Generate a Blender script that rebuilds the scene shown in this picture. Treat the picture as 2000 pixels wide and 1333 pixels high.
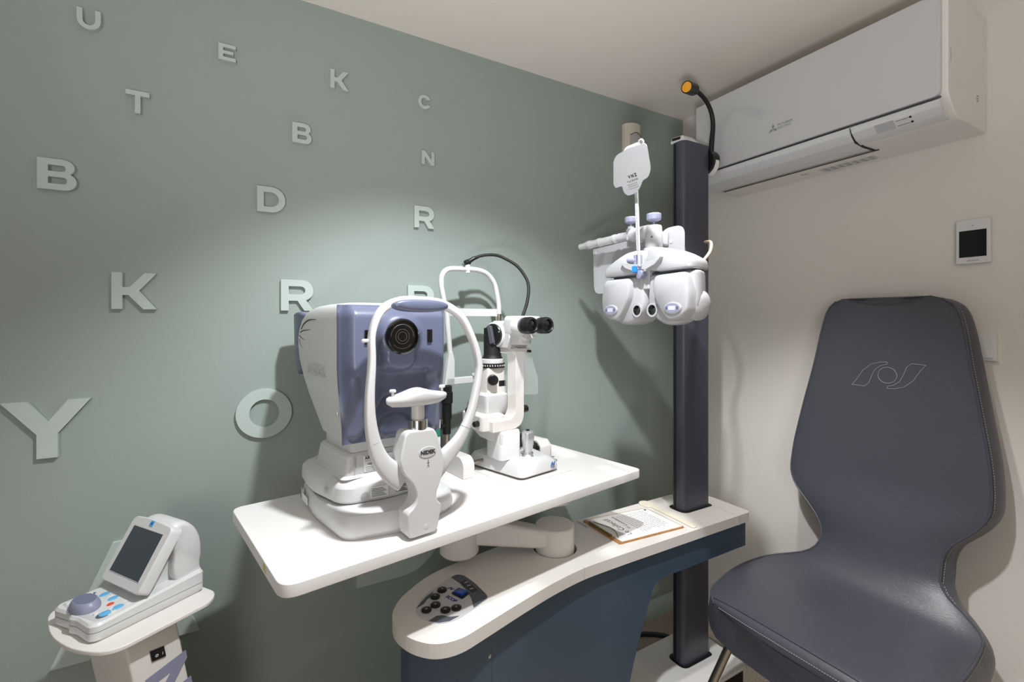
import bpy, bmesh, math, random
from mathutils import Vector, Matrix

for o in list(bpy.data.objects):
    bpy.data.objects.remove(o)
SC = bpy.context.scene
COL = SC.collection
R = math.radians
PI = math.pi

# ------------------------------------------------------------------ camera
YAW = math.atan2(1584, 900)                      # angle between the green wall and the line of sight
cam_d = bpy.data.cameras.new('camera')
cam = bpy.data.objects.new('camera', cam_d)
COL.objects.link(cam)
cam.location = (0, 0, 1.4)
cam.rotation_euler = (R(90), 0, YAW - R(90))
cam_d.sensor_fit = 'HORIZONTAL'
cam_d.sensor_width = 36
cam_d.lens = 36 * 900 / 2000
cam_d.shift_y = (630 - 666.5) / 2000
cam_d.clip_start = 0.02
SC.camera = cam

# ------------------------------------------------------------------ light and exposure
SC.view_settings.view_transform = 'Standard'
SC.view_settings.look = 'None'
SC.view_settings.gamma = 1
SC.view_settings.exposure = 0.25
SC.view_settings.use_curve_mapping = False
W = bpy.data.worlds.new('room_air')
SC.world = W
W.use_nodes = True
W.node_tree.nodes['Background'].inputs[0].default_value = (0.75, 0.72, 0.68, 1)
W.node_tree.nodes['Background'].inputs[1].default_value = 0.02


def spot(name, loc, target, power, angle, blend, radius, col):
    l = bpy.data.lights.new(name, 'SPOT')
    l.energy = power
    l.spot_size = R(angle)
    l.spot_blend = blend
    l.shadow_soft_size = radius
    l.color = col
    o = bpy.data.objects.new(name, l)
    COL.objects.link(o)
    o.location = loc
    o.rotation_euler = (Vector(target) - Vector(loc)).to_track_quat('-Z', 'Y').to_euler()
    return o


def area(name, loc, target, power, sx, sy, col):
    l = bpy.data.lights.new(name, 'AREA')
    l.energy = power
    l.shape = 'RECTANGLE'
    l.size = sx
    l.size_y = sy
    l.color = col
    o = bpy.data.objects.new(name, l)
    COL.objects.link(o)
    o.location = loc
    o.rotation_euler = (Vector(target) - Vector(loc)).to_track_quat('-Z', 'Y').to_euler()
    return o


# recessed ceiling spot over the table, a weaker one by the chair, and two added fill lights that stand for no known source
spot('ceiling_spot_table', (0.42, 0.55, 2.38), (0.42 + 0.075 * 2.38, 0.55 + 0.225 * 2.38, 0), 96, 102, 0.55, 0.03, (0.95, 0.985, 1.0))
spot('ceiling_spot_desk', (1.2, 0.78, 2.38), (1.22, 0.78, 0), 42, 72, 0.5, 0.03, (1.0, 0.965, 0.93))
spot('ceiling_spot_chair', (1.15, -0.75, 2.38), (1.25, 0.0, 0), 9, 110, 0.7, 0.05, (1.0, 0.82, 0.68))
area('added_front_fill', (-1.9, -2.3, 1.5), (-0.2, 1.5, 1.6), 31, 1.6, 1.8, (1.0, 0.985, 0.95))  # soft frontal fill added behind the camera, no real opening there
spot('added_ceiling_fill', (-0.35, -0.35, 0.9), (0.25, 0.40, 2.4), 90, 105, 1.0, 0.12, (1.0, 0.98, 0.965))  # upward fill added to brighten the ceiling and upper walls, no such lamp known


# ------------------------------------------------------------------ materials
def lin(c):
    c /= 255.0
    return c / 12.92 if c <= 0.04045 else ((c + 0.055) / 1.055) ** 2.4


MATS = {}


def mat(name, rgb, rough=0.5, metal=0.0, var=0.03, vscale=8.0, bump=0.0, bscale=200.0, coat=0.0, spec=0.5, stretch=None):
    if name in MATS:
        return MATS[name]
    m = bpy.data.materials.new(name)
    m.use_nodes = True
    nt = m.node_tree
    b = nt.nodes['Principled BSDF']
    c = [lin(x) for x in rgb]
    tc = nt.nodes.new('ShaderNodeTexCoord')
    nz = nt.nodes.new('ShaderNodeTexNoise')
    nz.inputs['Scale'].default_value = vscale
    nz.inputs['Detail'].default_value = 4
    nt.links.new(tc.outputs['Object'], nz.inputs['Vector'])
    rp = nt.nodes.new('ShaderNodeValToRGB')
    rp.color_ramp.elements[0].position = 0.3
    rp.color_ramp.elements[1].position = 0.7
    rp.color_ramp.elements[0].color = [x * (1 - var) for x in c] + [1]
    rp.color_ramp.elements[1].color = [min(1, x * (1 + var)) for x in c] + [1]
    nt.links.new(nz.outputs['Fac'], rp.inputs['Fac'])
    nt.links.new(rp.outputs['Color'], b.inputs['Base Color'])
    b.inputs['Roughness'].default_value = rough
    b.inputs['Metallic'].default_value = metal
    b.inputs['Coat Weight'].default_value = coat
    b.inputs['Coat Roughness'].default_value = 0.08
    b.inputs['Specular IOR Level'].default_value = spec
    if bump > 0:
        n2 = nt.nodes.new('ShaderNodeTexNoise')
        n2.inputs['Scale'].default_value = bscale
        n2.inputs['Detail'].default_value = 3
        if stretch:
            mp = nt.nodes.new('ShaderNodeMapping')
            mp.inputs['Scale'].default_value = stretch
            nt.links.new(tc.outputs['Object'], mp.inputs['Vector'])
            nt.links.new(mp.outputs['Vector'], n2.inputs['Vector'])
        else:
            nt.links.new(tc.outputs['Object'], n2.inputs['Vector'])
        bp = nt.nodes.new('ShaderNodeBump')
        bp.inputs['Strength'].default_value = bump
        bp.inputs['Distance'].default_value = 0.002
        nt.links.new(n2.outputs['Fac'], bp.inputs['Height'])
        nt.links.new(bp.outputs['Normal'], b.inputs['Normal'])
    MATS[name] = m
    return m


def glass(name, rgb, rough=0.02, alpha=0.15):
    m = bpy.data.materials.new(name)
    m.use_nodes = True
    nt = m.node_tree
    b = nt.nodes['Principled BSDF']
    b.inputs['Base Color'].default_value = [lin(x) for x in rgb] + [1]
    b.inputs['Roughness'].default_value = rough
    b.inputs['Alpha'].default_value = alpha
    b.inputs['Coat Weight'].default_value = 0.5
    m.surface_render_method = 'BLENDED'
    MATS[name] = m
    return m


GREEN = mat('sage_green_paint', (146, 158, 153), 0.55, var=0.015, vscale=3, bump=0.08, bscale=260)
LETTER = mat('pale_green_letter_paint', (180, 192, 188), 0.5, var=0.01)
WHITEWALL = mat('off_white_paint', (219, 214, 208), 0.6, var=0.012, vscale=3, bump=0.08, bscale=260)
CEIL = mat('ceiling_paint', (236, 229, 222), 0.75, var=0.01, vscale=2)
SKIRT = mat('skirting_paint', (172, 188, 186), 0.4)
PLAST = mat('white_plastic', (214, 214, 215), 0.35, var=0.01)
PLAST2 = mat('warm_white_plastic', (226, 222, 218), 0.38, var=0.01)
PHOP = mat('phoropter_plastic', (178, 178, 182), 0.36, var=0.01)
CREAM = mat('cream_plastic', (232, 224, 208), 0.4, var=0.02)
LAM = mat('white_laminate', (235, 233, 232), 0.42, var=0.01, bump=0.05, bscale=400)
LAMED = mat('laminate_edge', (222, 218, 219), 0.5, var=0.01)
GREYW = mat('light_grey_plastic', (196, 196, 198), 0.4, var=0.01)
BLACK = mat('black_plastic', (22, 22, 24), 0.35, var=0.05)
BLACKM = mat('matt_black', (14, 14, 15), 0.6, var=0.05)
BLUEG = mat('blue_grey_shell', (100, 106, 130), 0.34, var=0.02)
LILAC = mat('lilac_plastic', (140, 142, 166), 0.4, var=0.02)
NAVY = mat('slate_blue_panel', (66, 83, 102), 0.32, var=0.02, vscale=3)
POST = mat('graphite_aluminium', (66, 68, 80), 0.36, 0.0, var=0.02, bump=0.05, bscale=60, stretch=(60, 60, 0.5))
CHROME = mat('brushed_chrome', (205, 203, 200), 0.22, 1.0, var=0.03)
STEEL = mat('satin_steel', (180, 172, 160), 0.3, 1.0, var=0.03)
SILVER = mat('silver_aluminium', (205, 206, 208), 0.35, 0.75, var=0.02)
LEATH = mat('charcoal_leather', (67, 68, 77), 0.36, var=0.02, bump=0.3, bscale=130, stretch=(2.0, 0.7, 5.0))
STITCH = mat('grey_thread', (160, 158, 158), 0.8)
GLOSSB = mat('black_glass', (10, 10, 12), 0.06, var=0.02, coat=0.6)
SCREEN = mat('dead_lcd_screen', (66, 74, 82), 0.12, var=0.03, vscale=3)
INKB = mat('dark_ink', (50, 50, 54), 0.7)
INKG = mat('grey_ink', (135, 135, 138), 0.7)
INKBL = mat('blue_ink', (28, 96, 176), 0.5)
NAVYINK = mat('navy_ink', (44, 58, 140), 0.6)
PAPER = mat('white_paper', (240, 240, 241), 0.7, var=0.01)
WOODB = mat('clipboard_hardboard', (176, 128, 78), 0.6, var=0.15, vscale=60)
BRASS = mat('brass_clip', (150, 128, 84), 0.3, 0.9)
AMBER = mat('amber_lens', (238, 165, 45), 0.25, var=0.1, vscale=60)
BLUEK = mat('sky_blue_key', (95, 175, 222), 0.35)
REDK = mat('red_key', (214, 78, 52), 0.35)
BLUER = mat('blue_rocker', (30, 72, 165), 0.25)
GREENL = mat('green_label', (36, 128, 104), 0.5)
BOTTLE = mat('brown_bottle_glass', (56, 38, 34), 0.15, coat=0.5)
GRAPH = mat('graphite_print', (84, 88, 98), 0.45)
LCD = mat('dark_display', (10, 24, 26), 0.12)
MIST = glass('clear_acrylic', (235, 240, 242), 0.05, 0.10)
CLEARP = glass('frosted_acrylic', (220, 222, 220), 0.15, 0.55)

# carpet: beige loop pile with speckle
m = bpy.data.materials.new('beige_carpet')
m.use_nodes = True
nt = m.node_tree
b = nt.nodes['Principled BSDF']
tc = nt.nodes.new('ShaderNodeTexCoord')
n1 = nt.nodes.new('ShaderNodeTexNoise')
n1.inputs['Scale'].default_value = 260
n1.inputs['Detail'].default_value = 6
nt.links.new(tc.outputs['Object'], n1.inputs['Vector'])
rp = nt.nodes.new('ShaderNodeValToRGB')
rp.color_ramp.elements[0].position = 0.32
rp.color_ramp.elements[1].position = 0.68
rp.color_ramp.elements[0].color = [lin(x) for x in (112, 96, 80)] + [1]
rp.color_ramp.elements[1].color = [lin(x) for x in (206, 194, 178)] + [1]
nt.links.new(n1.outputs['Fac'], rp.inputs['Fac'])
nt.links.new(rp.outputs['Color'], b.inputs['Base Color'])
b.inputs['Roughness'].default_value = 0.95
bp = nt.nodes.new('ShaderNodeBump')
bp.inputs['Strength'].default_value = 0.8
bp.inputs['Distance'].default_value = 0.004
nt.links.new(n1.outputs['Fac'], bp.inputs['Height'])
nt.links.new(bp.outputs['Normal'], b.inputs['Normal'])
CARPET = m


# ------------------------------------------------------------------ geometry helpers: all return (verts, faces)
def join(*gs):
    V, F = [], []
    for v, f in gs:
        n = len(V)
        V += v
        F += [[i + n for i in x] for x in f]
    return V, F


def loft(loops, cap0=True, cap1=True, closed=True):
    n = len(loops[0])
    V = [tuple(p) for l in loops for p in l]
    F = []
    for k in range(len(loops) - 1):
        a, b2 = k * n, (k + 1) * n
        for i in range(n if closed else n - 1):
            j = (i + 1) % n
            F.append([a + i, a + j, b2 + j, b2 + i])
    if closed and cap0:
        F.append(list(range(n))[::-1])
    if closed and cap1:
        F.append([(len(loops) - 1) * n + i for i in range(n)])
    return V, F


def axmap(axis):
    """maps (a, b, w) to x, y, z with w along the axis"""
    return {'z': lambda a, b2, w: (a, b2, w), 'y': lambda a, b2, w: (a, w, b2), 'x': lambda a, b2, w: (w, a, b2)}[axis]


def prism(poly, w0, w1, axis='z'):
    f = axmap(axis)
    return loft([[f(a, b2, w0) for a, b2 in poly], [f(a, b2, w1) for a, b2 in poly]])


def roundpoly(pts, r, n=5):
    """rounds each corner of a polygon; r one radius or a list"""
    out = []
    N = len(pts)
    for i in range(N):
        p = Vector(pts[i])
        a = Vector(pts[i - 1])
        c = Vector(pts[(i + 1) % N])
        ri = r[i] if isinstance(r, (list, tuple)) else r
        d1, d2 = (a - p), (c - p)
        l1, l2 = d1.length, d2.length
        t = min(ri, l1 * 0.48, l2 * 0.48)
        if t <= 1e-6:
            out.append(tuple(p))
            continue
        q1, q2 = p + d1 / l1 * t, p + d2 / l2 * t
        for k in range(n + 1):
            s = k / n
            out.append(tuple(q1 * (1 - s) ** 2 + p * 2 * s * (1 - s) + q2 * s * s))
    return out


def rect(x0, y0, x1, y1, r=0.0, n=4):
    p = [(x0, y0), (x1, y0), (x1, y1), (x0, y1)]
    return roundpoly(p, r, n) if r > 0 else p


def box(x0, y0, z0, x1, y1, z1):
    return prism(rect(x0, y0, x1, y1), z0, z1)


def ell(cx, cy, a, b2, n=32, p=2.0):
    out = []
    for i in range(n):
        t = 2 * PI * i / n
        c, s = math.cos(t), math.sin(t)
        out.append((cx + a * math.copysign(abs(c) ** (2 / p), c), cy + b2 * math.copysign(abs(s) ** (2 / p), s)))
    return out


def basis(d):
    d = Vector(d).normalized()
    a = Vector((0, 0, 1)) if abs(d.z) < 0.9 else Vector((1, 0, 0))
    u = a.cross(d).normalized()
    return u, d.cross(u), d


def lathe(prof, c, d=(0, 0, 1), n=28, sx=1.0):
    """prof: (radius, height along d)"""
    u, v, w = basis(d)
    c = Vector(c)
    loops = []
    for r, h in prof:
        r = max(r, 1e-5)
        loops.append([tuple(c + w * h + u * (r * sx * math.cos(2 * PI * i / n)) + v * (r * math.sin(2 * PI * i / n))) for i in range(n)])
    return loft(loops)


def rod(p0, p1, r, r2=None, n=16):
    d = Vector(p1) - Vector(p0)
    return lathe([(r, 0), (r if r2 is None else r2, d.length)], p0, d, n)


def spline(pts, n=8):
    pts = [Vector(p) for p in pts]
    out = []
    P = [pts[0] * 2 - pts[1]] + pts + [pts[-1] * 2 - pts[-2]]
    for i in range(1, len(P) - 2):
        for k in range(n):
            t = k / n
            a, b2, c, d = P[i - 1], P[i], P[i + 1], P[i + 2]
            out.append(0.5 * ((2 * b2) + (c - a) * t + (2 * a - 5 * b2 + 4 * c - d) * t * t + (3 * b2 - a - 3 * c + d) * t ** 3))
    out.append(pts[-1])
    return out


def tube(pts, r, n=10, smooth=6, flat=None, up=(0, 1, 0)):
    """round tube; flat=(half width across, half width along up) makes a strap section"""
    rr = None
    if isinstance(r, (list, tuple)):
        rv = [Vector((x, 0, 0)) for x in r]
        rr = [x.x for x in (spline(rv, smooth) if smooth else rv)]
    P = spline(pts, smooth) if smooth else [Vector(p) for p in pts]
    loops = []
    pu = None
    for i, p in enumerate(P):
        t = (P[min(i + 1, len(P) - 1)] - P[max(i - 1, 0)]).normalized()
        if flat:
            w = Vector(up)
            u = w.cross(t).normalized()
            sc = rr[i] if rr else 1.0
            sec = ell(0, 0, flat[0] * sc, flat[1], n, 3.0)
            loops.append([tuple(p + u * a + w * b2) for a, b2 in sec])
        else:
            if pu is None:
                u, v, _ = basis(t)
            else:
                u = (pu - t * pu.dot(t)).normalized()
                v = t.cross(u)
            pu = u
            q = rr[i] if rr else r
            loops.append([tuple(p + u * q * math.cos(2 * PI * k / n) + v * q * math.sin(2 * PI * k / n)) for k in range(n)])
    return loft(loops)


def text(body, size, origin, right, up, thick=0.0006, bold=0.0, align='CENTER', fit=None):
    c = bpy.data.curves.new('lettering', 'FONT')
    c.body = body
    c.size = size
    c.align_x = align
    c.align_y = 'CENTER'
    c.offset = bold
    c.extrude = 0.5
    c.resolution_u = 3
    o = bpy.data.objects.new('lettering', c)
    COL.objects.link(o)
    bpy.context.view_layer.update()
    me = bpy.data.meshes.new_from_object(o)
    r = Vector(right).normalized()
    u = Vector(up)
    u = (u - r * u.dot(r)).normalized()
    nrm = r.cross(u)
    og = Vector(origin)
    sx = 1.0
    if fit:
        xs = [v.co.x for v in me.vertices]
        sx = fit / max(1e-6, max(xs) - min(xs))
    V = [tuple(og + r * v.co.x * sx + u * v.co.y + nrm * ((v.co.z + 0.5) * thick)) for v in me.vertices]
    F = [list(p.vertices) for p in me.polygons]
    bpy.data.objects.remove(o)
    bpy.data.curves.remove(c)
    bpy.data.meshes.remove(me)
    return V, F


def flat_shape(loops, thick, origin, right, up, bevel=0.0):
    """filled outline with holes as a solid plate: loops of 2D points"""
    c = bpy.data.curves.new('plate', 'CURVE')
    c.dimensions = '2D'
    c.fill_mode = 'BOTH'
    c.extrude = 0.5
    for l in loops:
        s = c.splines.new('POLY')
        s.points.add(len(l) - 1)
        for q, (x, y) in zip(s.points, l):
            q.co = (x, y, 0, 1)
        s.use_cyclic_u = True
    o = bpy.data.objects.new('plate', c)
    COL.objects.link(o)
    bpy.context.view_layer.update()
    me = bpy.data.meshes.new_from_object(o)
    r = Vector(right).normalized()
    u = Vector(up).normalized()
    nrm = r.cross(u)
    og = Vector(origin)
    V = [tuple(og + r * v.co.x + u * v.co.y + nrm * ((v.co.z + 0.5) * thick)) for v in me.vertices]
    F = [list(p.vertices) for p in me.polygons]
    bpy.data.objects.remove(o)
    bpy.data.curves.remove(c)
    bpy.data.meshes.remove(me)
    return V, F


def ring(r0, r1, w0, w1, c, d, n=36):
    return lathe([(r0, w0), (r1, w0), (r1, w1), (r0, w1), (r0, w0)], c, d, n)


def xf(g, M):
    return [tuple(M @ Vector(v)) for v in g[0]], g[1]


def plate(poly3, nrm, t):
    """thin solid from a flat 3D polygon"""
    nv = Vector(nrm).normalized() * t
    return loft([poly3, [tuple(Vector(p) + nv) for p in poly3]])


# ------------------------------------------------------------------ things, parts, setting
class Frame:
    def __init__(s, o, deg, k=1.0, kz=0.0):
        s.o, s.a, s.k, s.kz = Vector(o), R(deg), k, kz

    def world(s, p):
        c, q = math.cos(s.a), math.sin(s.a)
        x, y = p[0] * s.k, p[1] * s.k
        return Vector((s.o.x + x * c - y * q, s.o.y + x * q + y * c, s.o.z + p[2] * s.k + s.kz))


WORLD = Frame((0, 0, 0), 0)
TABLE = Frame((0.047, 0.909, 0.93), 9.145)
INFO = {}


def thing(name, label, cat, base, frame=WORLD, group=None):
    e = bpy.data.objects.new(name, None)
    e.empty_display_size = 0.05
    COL.objects.link(e)
    e.location = frame.world(base)
    e.rotation_euler = (0, 0, frame.a)
    e['label'] = label
    e['category'] = cat
    if group:
        e['group'] = group
    INFO[e.name] = (Vector(base), frame.k)
    return e


def build(name, geo, material, off=Vector((0, 0, 0)), k=1.0, parent=None, bevel=0.0, seg=2, smooth=True, angle=38, sub=0, weld=False):
    V, F = geo
    me = bpy.data.meshes.new(name)
    me.from_pydata([((v[0] - off[0]) * k, (v[1] - off[1]) * k, (v[2] - off[2]) * k) for v in V], [], F)
    bm = bmesh.new()
    bm.from_mesh(me)
    if weld:
        bmesh.ops.remove_doubles(bm, verts=bm.verts, dist=1e-5)
    bmesh.ops.recalc_face_normals(bm, faces=bm.faces)
    if smooth:
        for f in bm.faces:
            f.smooth = True
        if bevel == 0:
            for e in bm.edges:
                if len(e.link_faces) == 2 and e.calc_face_angle(0) > R(angle):
                    e.smooth = False
    bm.to_mesh(me)
    bm.free()
    me.materials.append(material)
    o = bpy.data.objects.new(name, me)
    COL.objects.link(o)
    if parent is not None:
        o.parent = parent
    if bevel > 0:
        md = o.modifiers.new('bevel', 'BEVEL')
        md.width = bevel
        md.segments = seg
        md.limit_method = 'ANGLE'
        md.angle_limit = R(angle)
        md.use_clamp_overlap = True
        md2 = o.modifiers.new('normals', 'WEIGHTED_NORMAL')
        md2.keep_sharp = True
    if sub:
        md = o.modifiers.new('subdivision', 'SUBSURF')
        md.levels = md.render_levels = sub
    return o


def part(parent, name, geo, material, label=None, stuff=False, **kw):
    off, k = INFO[parent.name]
    o = build(name, geo, material, off, k, parent, **kw)
    INFO[o.name] = (off, k)
    if label:
        o['label'] = label
    if stuff:
        o['kind'] = 'stuff'
    return o


def struct(name, geo, material, **kw):
    o = build(name, geo, material, **kw)
    o['kind'] = 'structure'
    return o


def single(name, label, cat, geo, material, base, group=None, **kw):
    o = build(name, geo, material, Vector(base), 1.0, None, **kw)
    o.location = base
    o['label'] = label
    o['category'] = cat
    if group:
        o['group'] = group
    INFO[o.name] = (Vector(base), 1.0)
    return o


# ------------------------------------------------------------------ the room
YW, XW, ZC = 1.573, 1.871, 2.405
XL, YF = -2.4, -2.6
struct('floor', box(XL, YF, -0.1, XW, YW, 0), CARPET)
struct('ceiling', box(XL, YF, ZC, XW, YW, ZC + 0.1), CEIL)
struct('wall_back', box(XL, YW, 0, XW + 0.1, YW + 0.1, ZC), GREEN)
struct('wall_right', box(XW, YF, 0, XW + 0.1, YW, ZC), WHITEWALL)
DIM = mat('darkened_wall_paint', (128, 122, 116), 0.7, var=0.01)  # unseen walls are coloured darker to cut the light they bounce back
struct('wall_left', box(XL - 0.1, YF, 0, XL, YW, ZC), DIM)
struct('wall_front', box(XL, YF - 0.1, 0, XW, YF, ZC), DIM)
struct('baseboard_back', prism([(YW, 0), (YW - 0.014, 0), (YW - 0.014, 0.074), (YW - 0.008, 0.085), (YW, 0.085)], XL, XW, 'x'), SKIRT)
struct('baseboard_right', prism([(XW, 0), (XW - 0.014, 0), (XW - 0.014, 0.074), (XW - 0.008, 0.085), (XW, 0.085)], YF, YW - 0.014, 'y'), mat('white_skirting', (226, 222, 218), 0.4))

# ------------------------------------------------------------------ letters on the wall
def arc(cx, cy, rx, ry, a0, a1, n=12):
    return [(cx + rx * math.cos(R(a0 + (a1 - a0) * i / n)), cy + ry * math.sin(R(a0 + (a1 - a0) * i / n))) for i in range(n + 1)]


def glyph(ch):
    """bold extended capitals in a unit box (x and y from 0 to 1)"""
    s = 0.235                                    # stem (in x), bar in y is t
    t = 0.215
    if ch == 'U':
        return [[(0, 1), (s, 1), (s, 0.48)] + arc(0.5, 0.48, 0.5 - s, 0.48 - t, 180, 360)[1:-1] + [(1 - s, 0.48), (1 - s, 1), (1, 1), (1, 0.48)] + arc(0.5, 0.48, 0.5, 0.48, 360, 180)[1:]]
    if ch == 'E':
        return [[(0, 0), (1, 0), (1, t), (0.27, t), (0.27, 0.4), (0.86, 0.4), (0.86, 0.6), (0.27, 0.6), (0.27, 1 - t), (1, 1 - t), (1, 1), (0, 1)]]
    if ch == 'K':
        return [[(0, 0), (s, 0), (s, 0.385), (0.37, 0.385), (0.70, 0), (1, 0), (0.605, 0.505), (1, 1), (0.73, 1), (0.39, 0.60), (s, 0.60), (s, 1), (0, 1)]]
    if ch == 'C':
        o = arc(0.5, 0.5, 0.5, 0.5, 28, 332, 30)
        i = arc(0.5, 0.5, 0.5 - s, 0.5 - t, 328, 32, 26)
        return [o + i]
    if ch == 'T':
        return [[(0.5 - s / 2, 0), (0.5 + s / 2, 0), (0.5 + s / 2, 1 - t), (1, 1 - t), (1, 1), (0, 1), (0, 1 - t), (0.5 - s / 2, 1 - t)]]
    if ch == 'N':
        return [[(0, 0), (s, 0), (s, 0.60), (0.74, 0), (1, 0), (1, 1), (1 - s, 1), (1 - s, 0.40), (0.26, 1), (0, 1)]]
    if ch == 'D':
        return [[(0, 0), (0.5, 0)] + arc(0.5, 0.5, 0.5, 0.5, -90, 90, 20)[1:-1] + [(0.5, 1), (0, 1)],
                [(s, t), (s, 1 - t), (0.48, 1 - t)] + arc(0.48, 0.5, 0.5 - s + 0.02, 0.5 - t, 90, -90, 16)[1:-1] + [(0.48, t)]]
    if ch == 'B':
        return [[(0, 0), (0.70, 0)] + arc(0.70, 0.285, 0.30, 0.285, -90, 62, 12)[1:] + arc(0.66, 0.745, 0.29, 0.255, -52, 90, 12) + [(0, 1)],
                [(0.27, 0.2), (0.27, 0.415), (0.66, 0.415)] + arc(0.66, 0.307, 0.10, 0.108, 90, -90, 8)[1:-1] + [(0.66, 0.2)],
                [(0.27, 0.60), (0.27, 0.80), (0.62, 0.80)] + arc(0.62, 0.70, 0.10, 0.10, 90, -90, 8)[1:-1] + [(0.62, 0.60)]]
    if ch == 'R':
        return [[(0, 0), (s, 0), (s, 0.32), (0.50, 0.32), (0.71, 0), (1, 0), (0.755, 0.36)] + arc(0.64, 0.66, 0.35, 0.34, -66, 90, 14) + [(0, 1)],
                [(s, 0.53), (s, 0.79), (0.60, 0.79)] + arc(0.60, 0.66, 0.14, 0.13, 90, -90, 8)[1:-1] + [(0.60, 0.53)]]
    if ch == 'Y':
        return [[(0.385, 0), (0.62, 0), (0.62, 0.42), (1, 1), (0.735, 1), (0.505, 0.625), (0.275, 1), (0, 1), (0.385, 0.42)]]
    if ch == 'O':
        return [arc(0.5, 0.5, 0.5, 0.5, 0, 360, 48)[:-1], arc(0.5, 0.5, 0.5 - s, 0.5 - t, 0, 360, 40)[:-1]]
    if ch == 'A':
        return [[(0, 0), (0.245, 0), (0.315, 0.17), (0.685, 0.17), (0.755, 0), (1, 0), (0.61, 1), (0.39, 1)],
                [(0.395, 0.37), (0.5, 0.655), (0.605, 0.37)]]


LET = [  # character, x left, z bottom, width, height, label; positions and sizes worked out from image pixels
    ('U', -0.383, 2.151, 0.047, 0.052, 'pale green capital letter U at the top left of the green wall'),
    ('E', -0.079, 2.156, 0.043, 0.047, 'pale green capital letter E in the topmost row of the green wall'),
    ('K', 0.222, 2.150, 0.056, 0.060, 'small pale green letter K high on the wall near the ceiling'),
    ('C', 0.511, 2.152, 0.046, 0.049, 'small pale green letter C, the rightmost letter of the top row'),
    ('T', -0.286, 1.958, 0.050, 0.060, 'pale green capital letter T on the left of the green wall'),
    ('B', 0.112, 1.955, 0.055, 0.062, 'smaller pale green letter B to the right of the T on the wall'),
    ('N', 0.524, 1.957, 0.046, 0.048, 'small pale green letter N below the C on the green wall'),
    ('B', -0.456, 1.731, 0.073, 0.077, 'larger pale green letter B at the left edge of the wall'),
    ('D', 0.018, 1.731, 0.075, 0.076, 'pale green letter D in the upper middle of the wall'),
    ('R', 0.497, 1.732, 0.073, 0.076, 'smallest pale green letter R, whole and below the letter N'),
    ('K', -0.315, 1.435, 0.094, 0.097, 'larger pale green letter K midway up the left of the wall'),
    ('R', 0.081, 1.436, 0.092, 0.095, 'pale green letter R just behind the autorefractor on the wall'),
    ('R', 0.474, 1.434, 0.095, 0.095, 'pale green letter R mostly hidden behind the autorefractor headrest arch'),
    ('Y', -0.520, 1.063, 0.164, 0.142, 'large pale green letter Y low on the left of the wall'),
    ('O', -0.037, 1.055, 0.148, 0.146, 'large round pale green letter O on the wall left of the autorefractor'),
    ('A', -0.434, 0.533, 0.310, 0.290, 'very large pale green letter A low on the wall behind the pedestal'),
    ('D', 0.303, 0.528, 0.297, 0.290, 'very large pale green letter D on the wall under the white tabletop'),
]
for ch, x0, z0, w, h, lab in LET:
    loops = [[(x0 + a * w, z0 + b2 * h) for a, b2 in l] for l in glyph(ch)]
    V, F = flat_shape(loops, 0.011, (0, YW - 0.011, 0), (1, 0, 0), (0, 0, 1))
    # the plate is grown away from the viewer: shift so that its back touches the wall
    ys = [v[1] for v in V]
    V = [(v[0], v[1] + (YW - max(ys)), v[2]) for v in V]
    single('wall_letter', lab, 'letter', (V, F), LETTER, (x0 + w / 2, YW, z0), group='capital letters on the green wall', smooth=False)

# ------------------------------------------------------------------ instrument stand (desk, pedestal, column)
ST = thing('instrument_stand', 'white topped instrument stand with slate blue pedestal and tall dark column', 'instrument stand', (1.2, 1.18, 0))
desk = [(1.609, 1.044), (1.609, 1.225), (1.57, 1.30), (1.48, 1.309), (0.985, 1.300), (0.70, 1.275), (0.503, 1.243), (0.417, 1.218), (0.328, 1.155), (0.294, 1.104), (0.288, 1.054),
        (0.306, 0.995), (0.348, 0.949), (0.404, 0.939), (0.492, 0.963), (0.592, 0.991), (0.706, 1.020), (0.826, 1.040), (1.0, 1.043)]
deskr = roundpoly(desk, [0.02, 0.04, 0.04, 0.02] + [0.05] * 4 + [0.06] * 6 + [0.05] * 5, 4)
hole = arc(0.823, 1.178, 0.068, 0.066, 0, 360, 32)[:-1]
V, F = flat_shape([deskr, hole], 0.033, (0, 0, 0.667), (1, 0, 0), (0, 1, 0))
dt = part(ST, 'desktop', (V, F), PLAST2, smooth=False, bevel=0.004)
part(dt, 'seam', box(0.8255, 1.037, 0.669, 0.8275, 1.046, 0.7006), GREYW)
part(dt, 'seam', join(box(1.532, 1.0385, 0.668, 1.5335, 1.046, 0.7004), box(1.532, 1.046, 0.70, 1.5335, 1.155, 0.7004)), GREYW)
part(dt, 'small_label', box(0.994, 1.235, 0.70, 1.005, 1.296, 0.7007), GREYW, label='small grey printed label')
part(dt, 'print_lines', join(box(0.9955, 1.24, 0.7007, 0.9975, 1.292, 0.7009), box(1.0, 1.24, 0.7007, 1.002, 1.285, 0.7009)), INKG, stuff=True)

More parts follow.
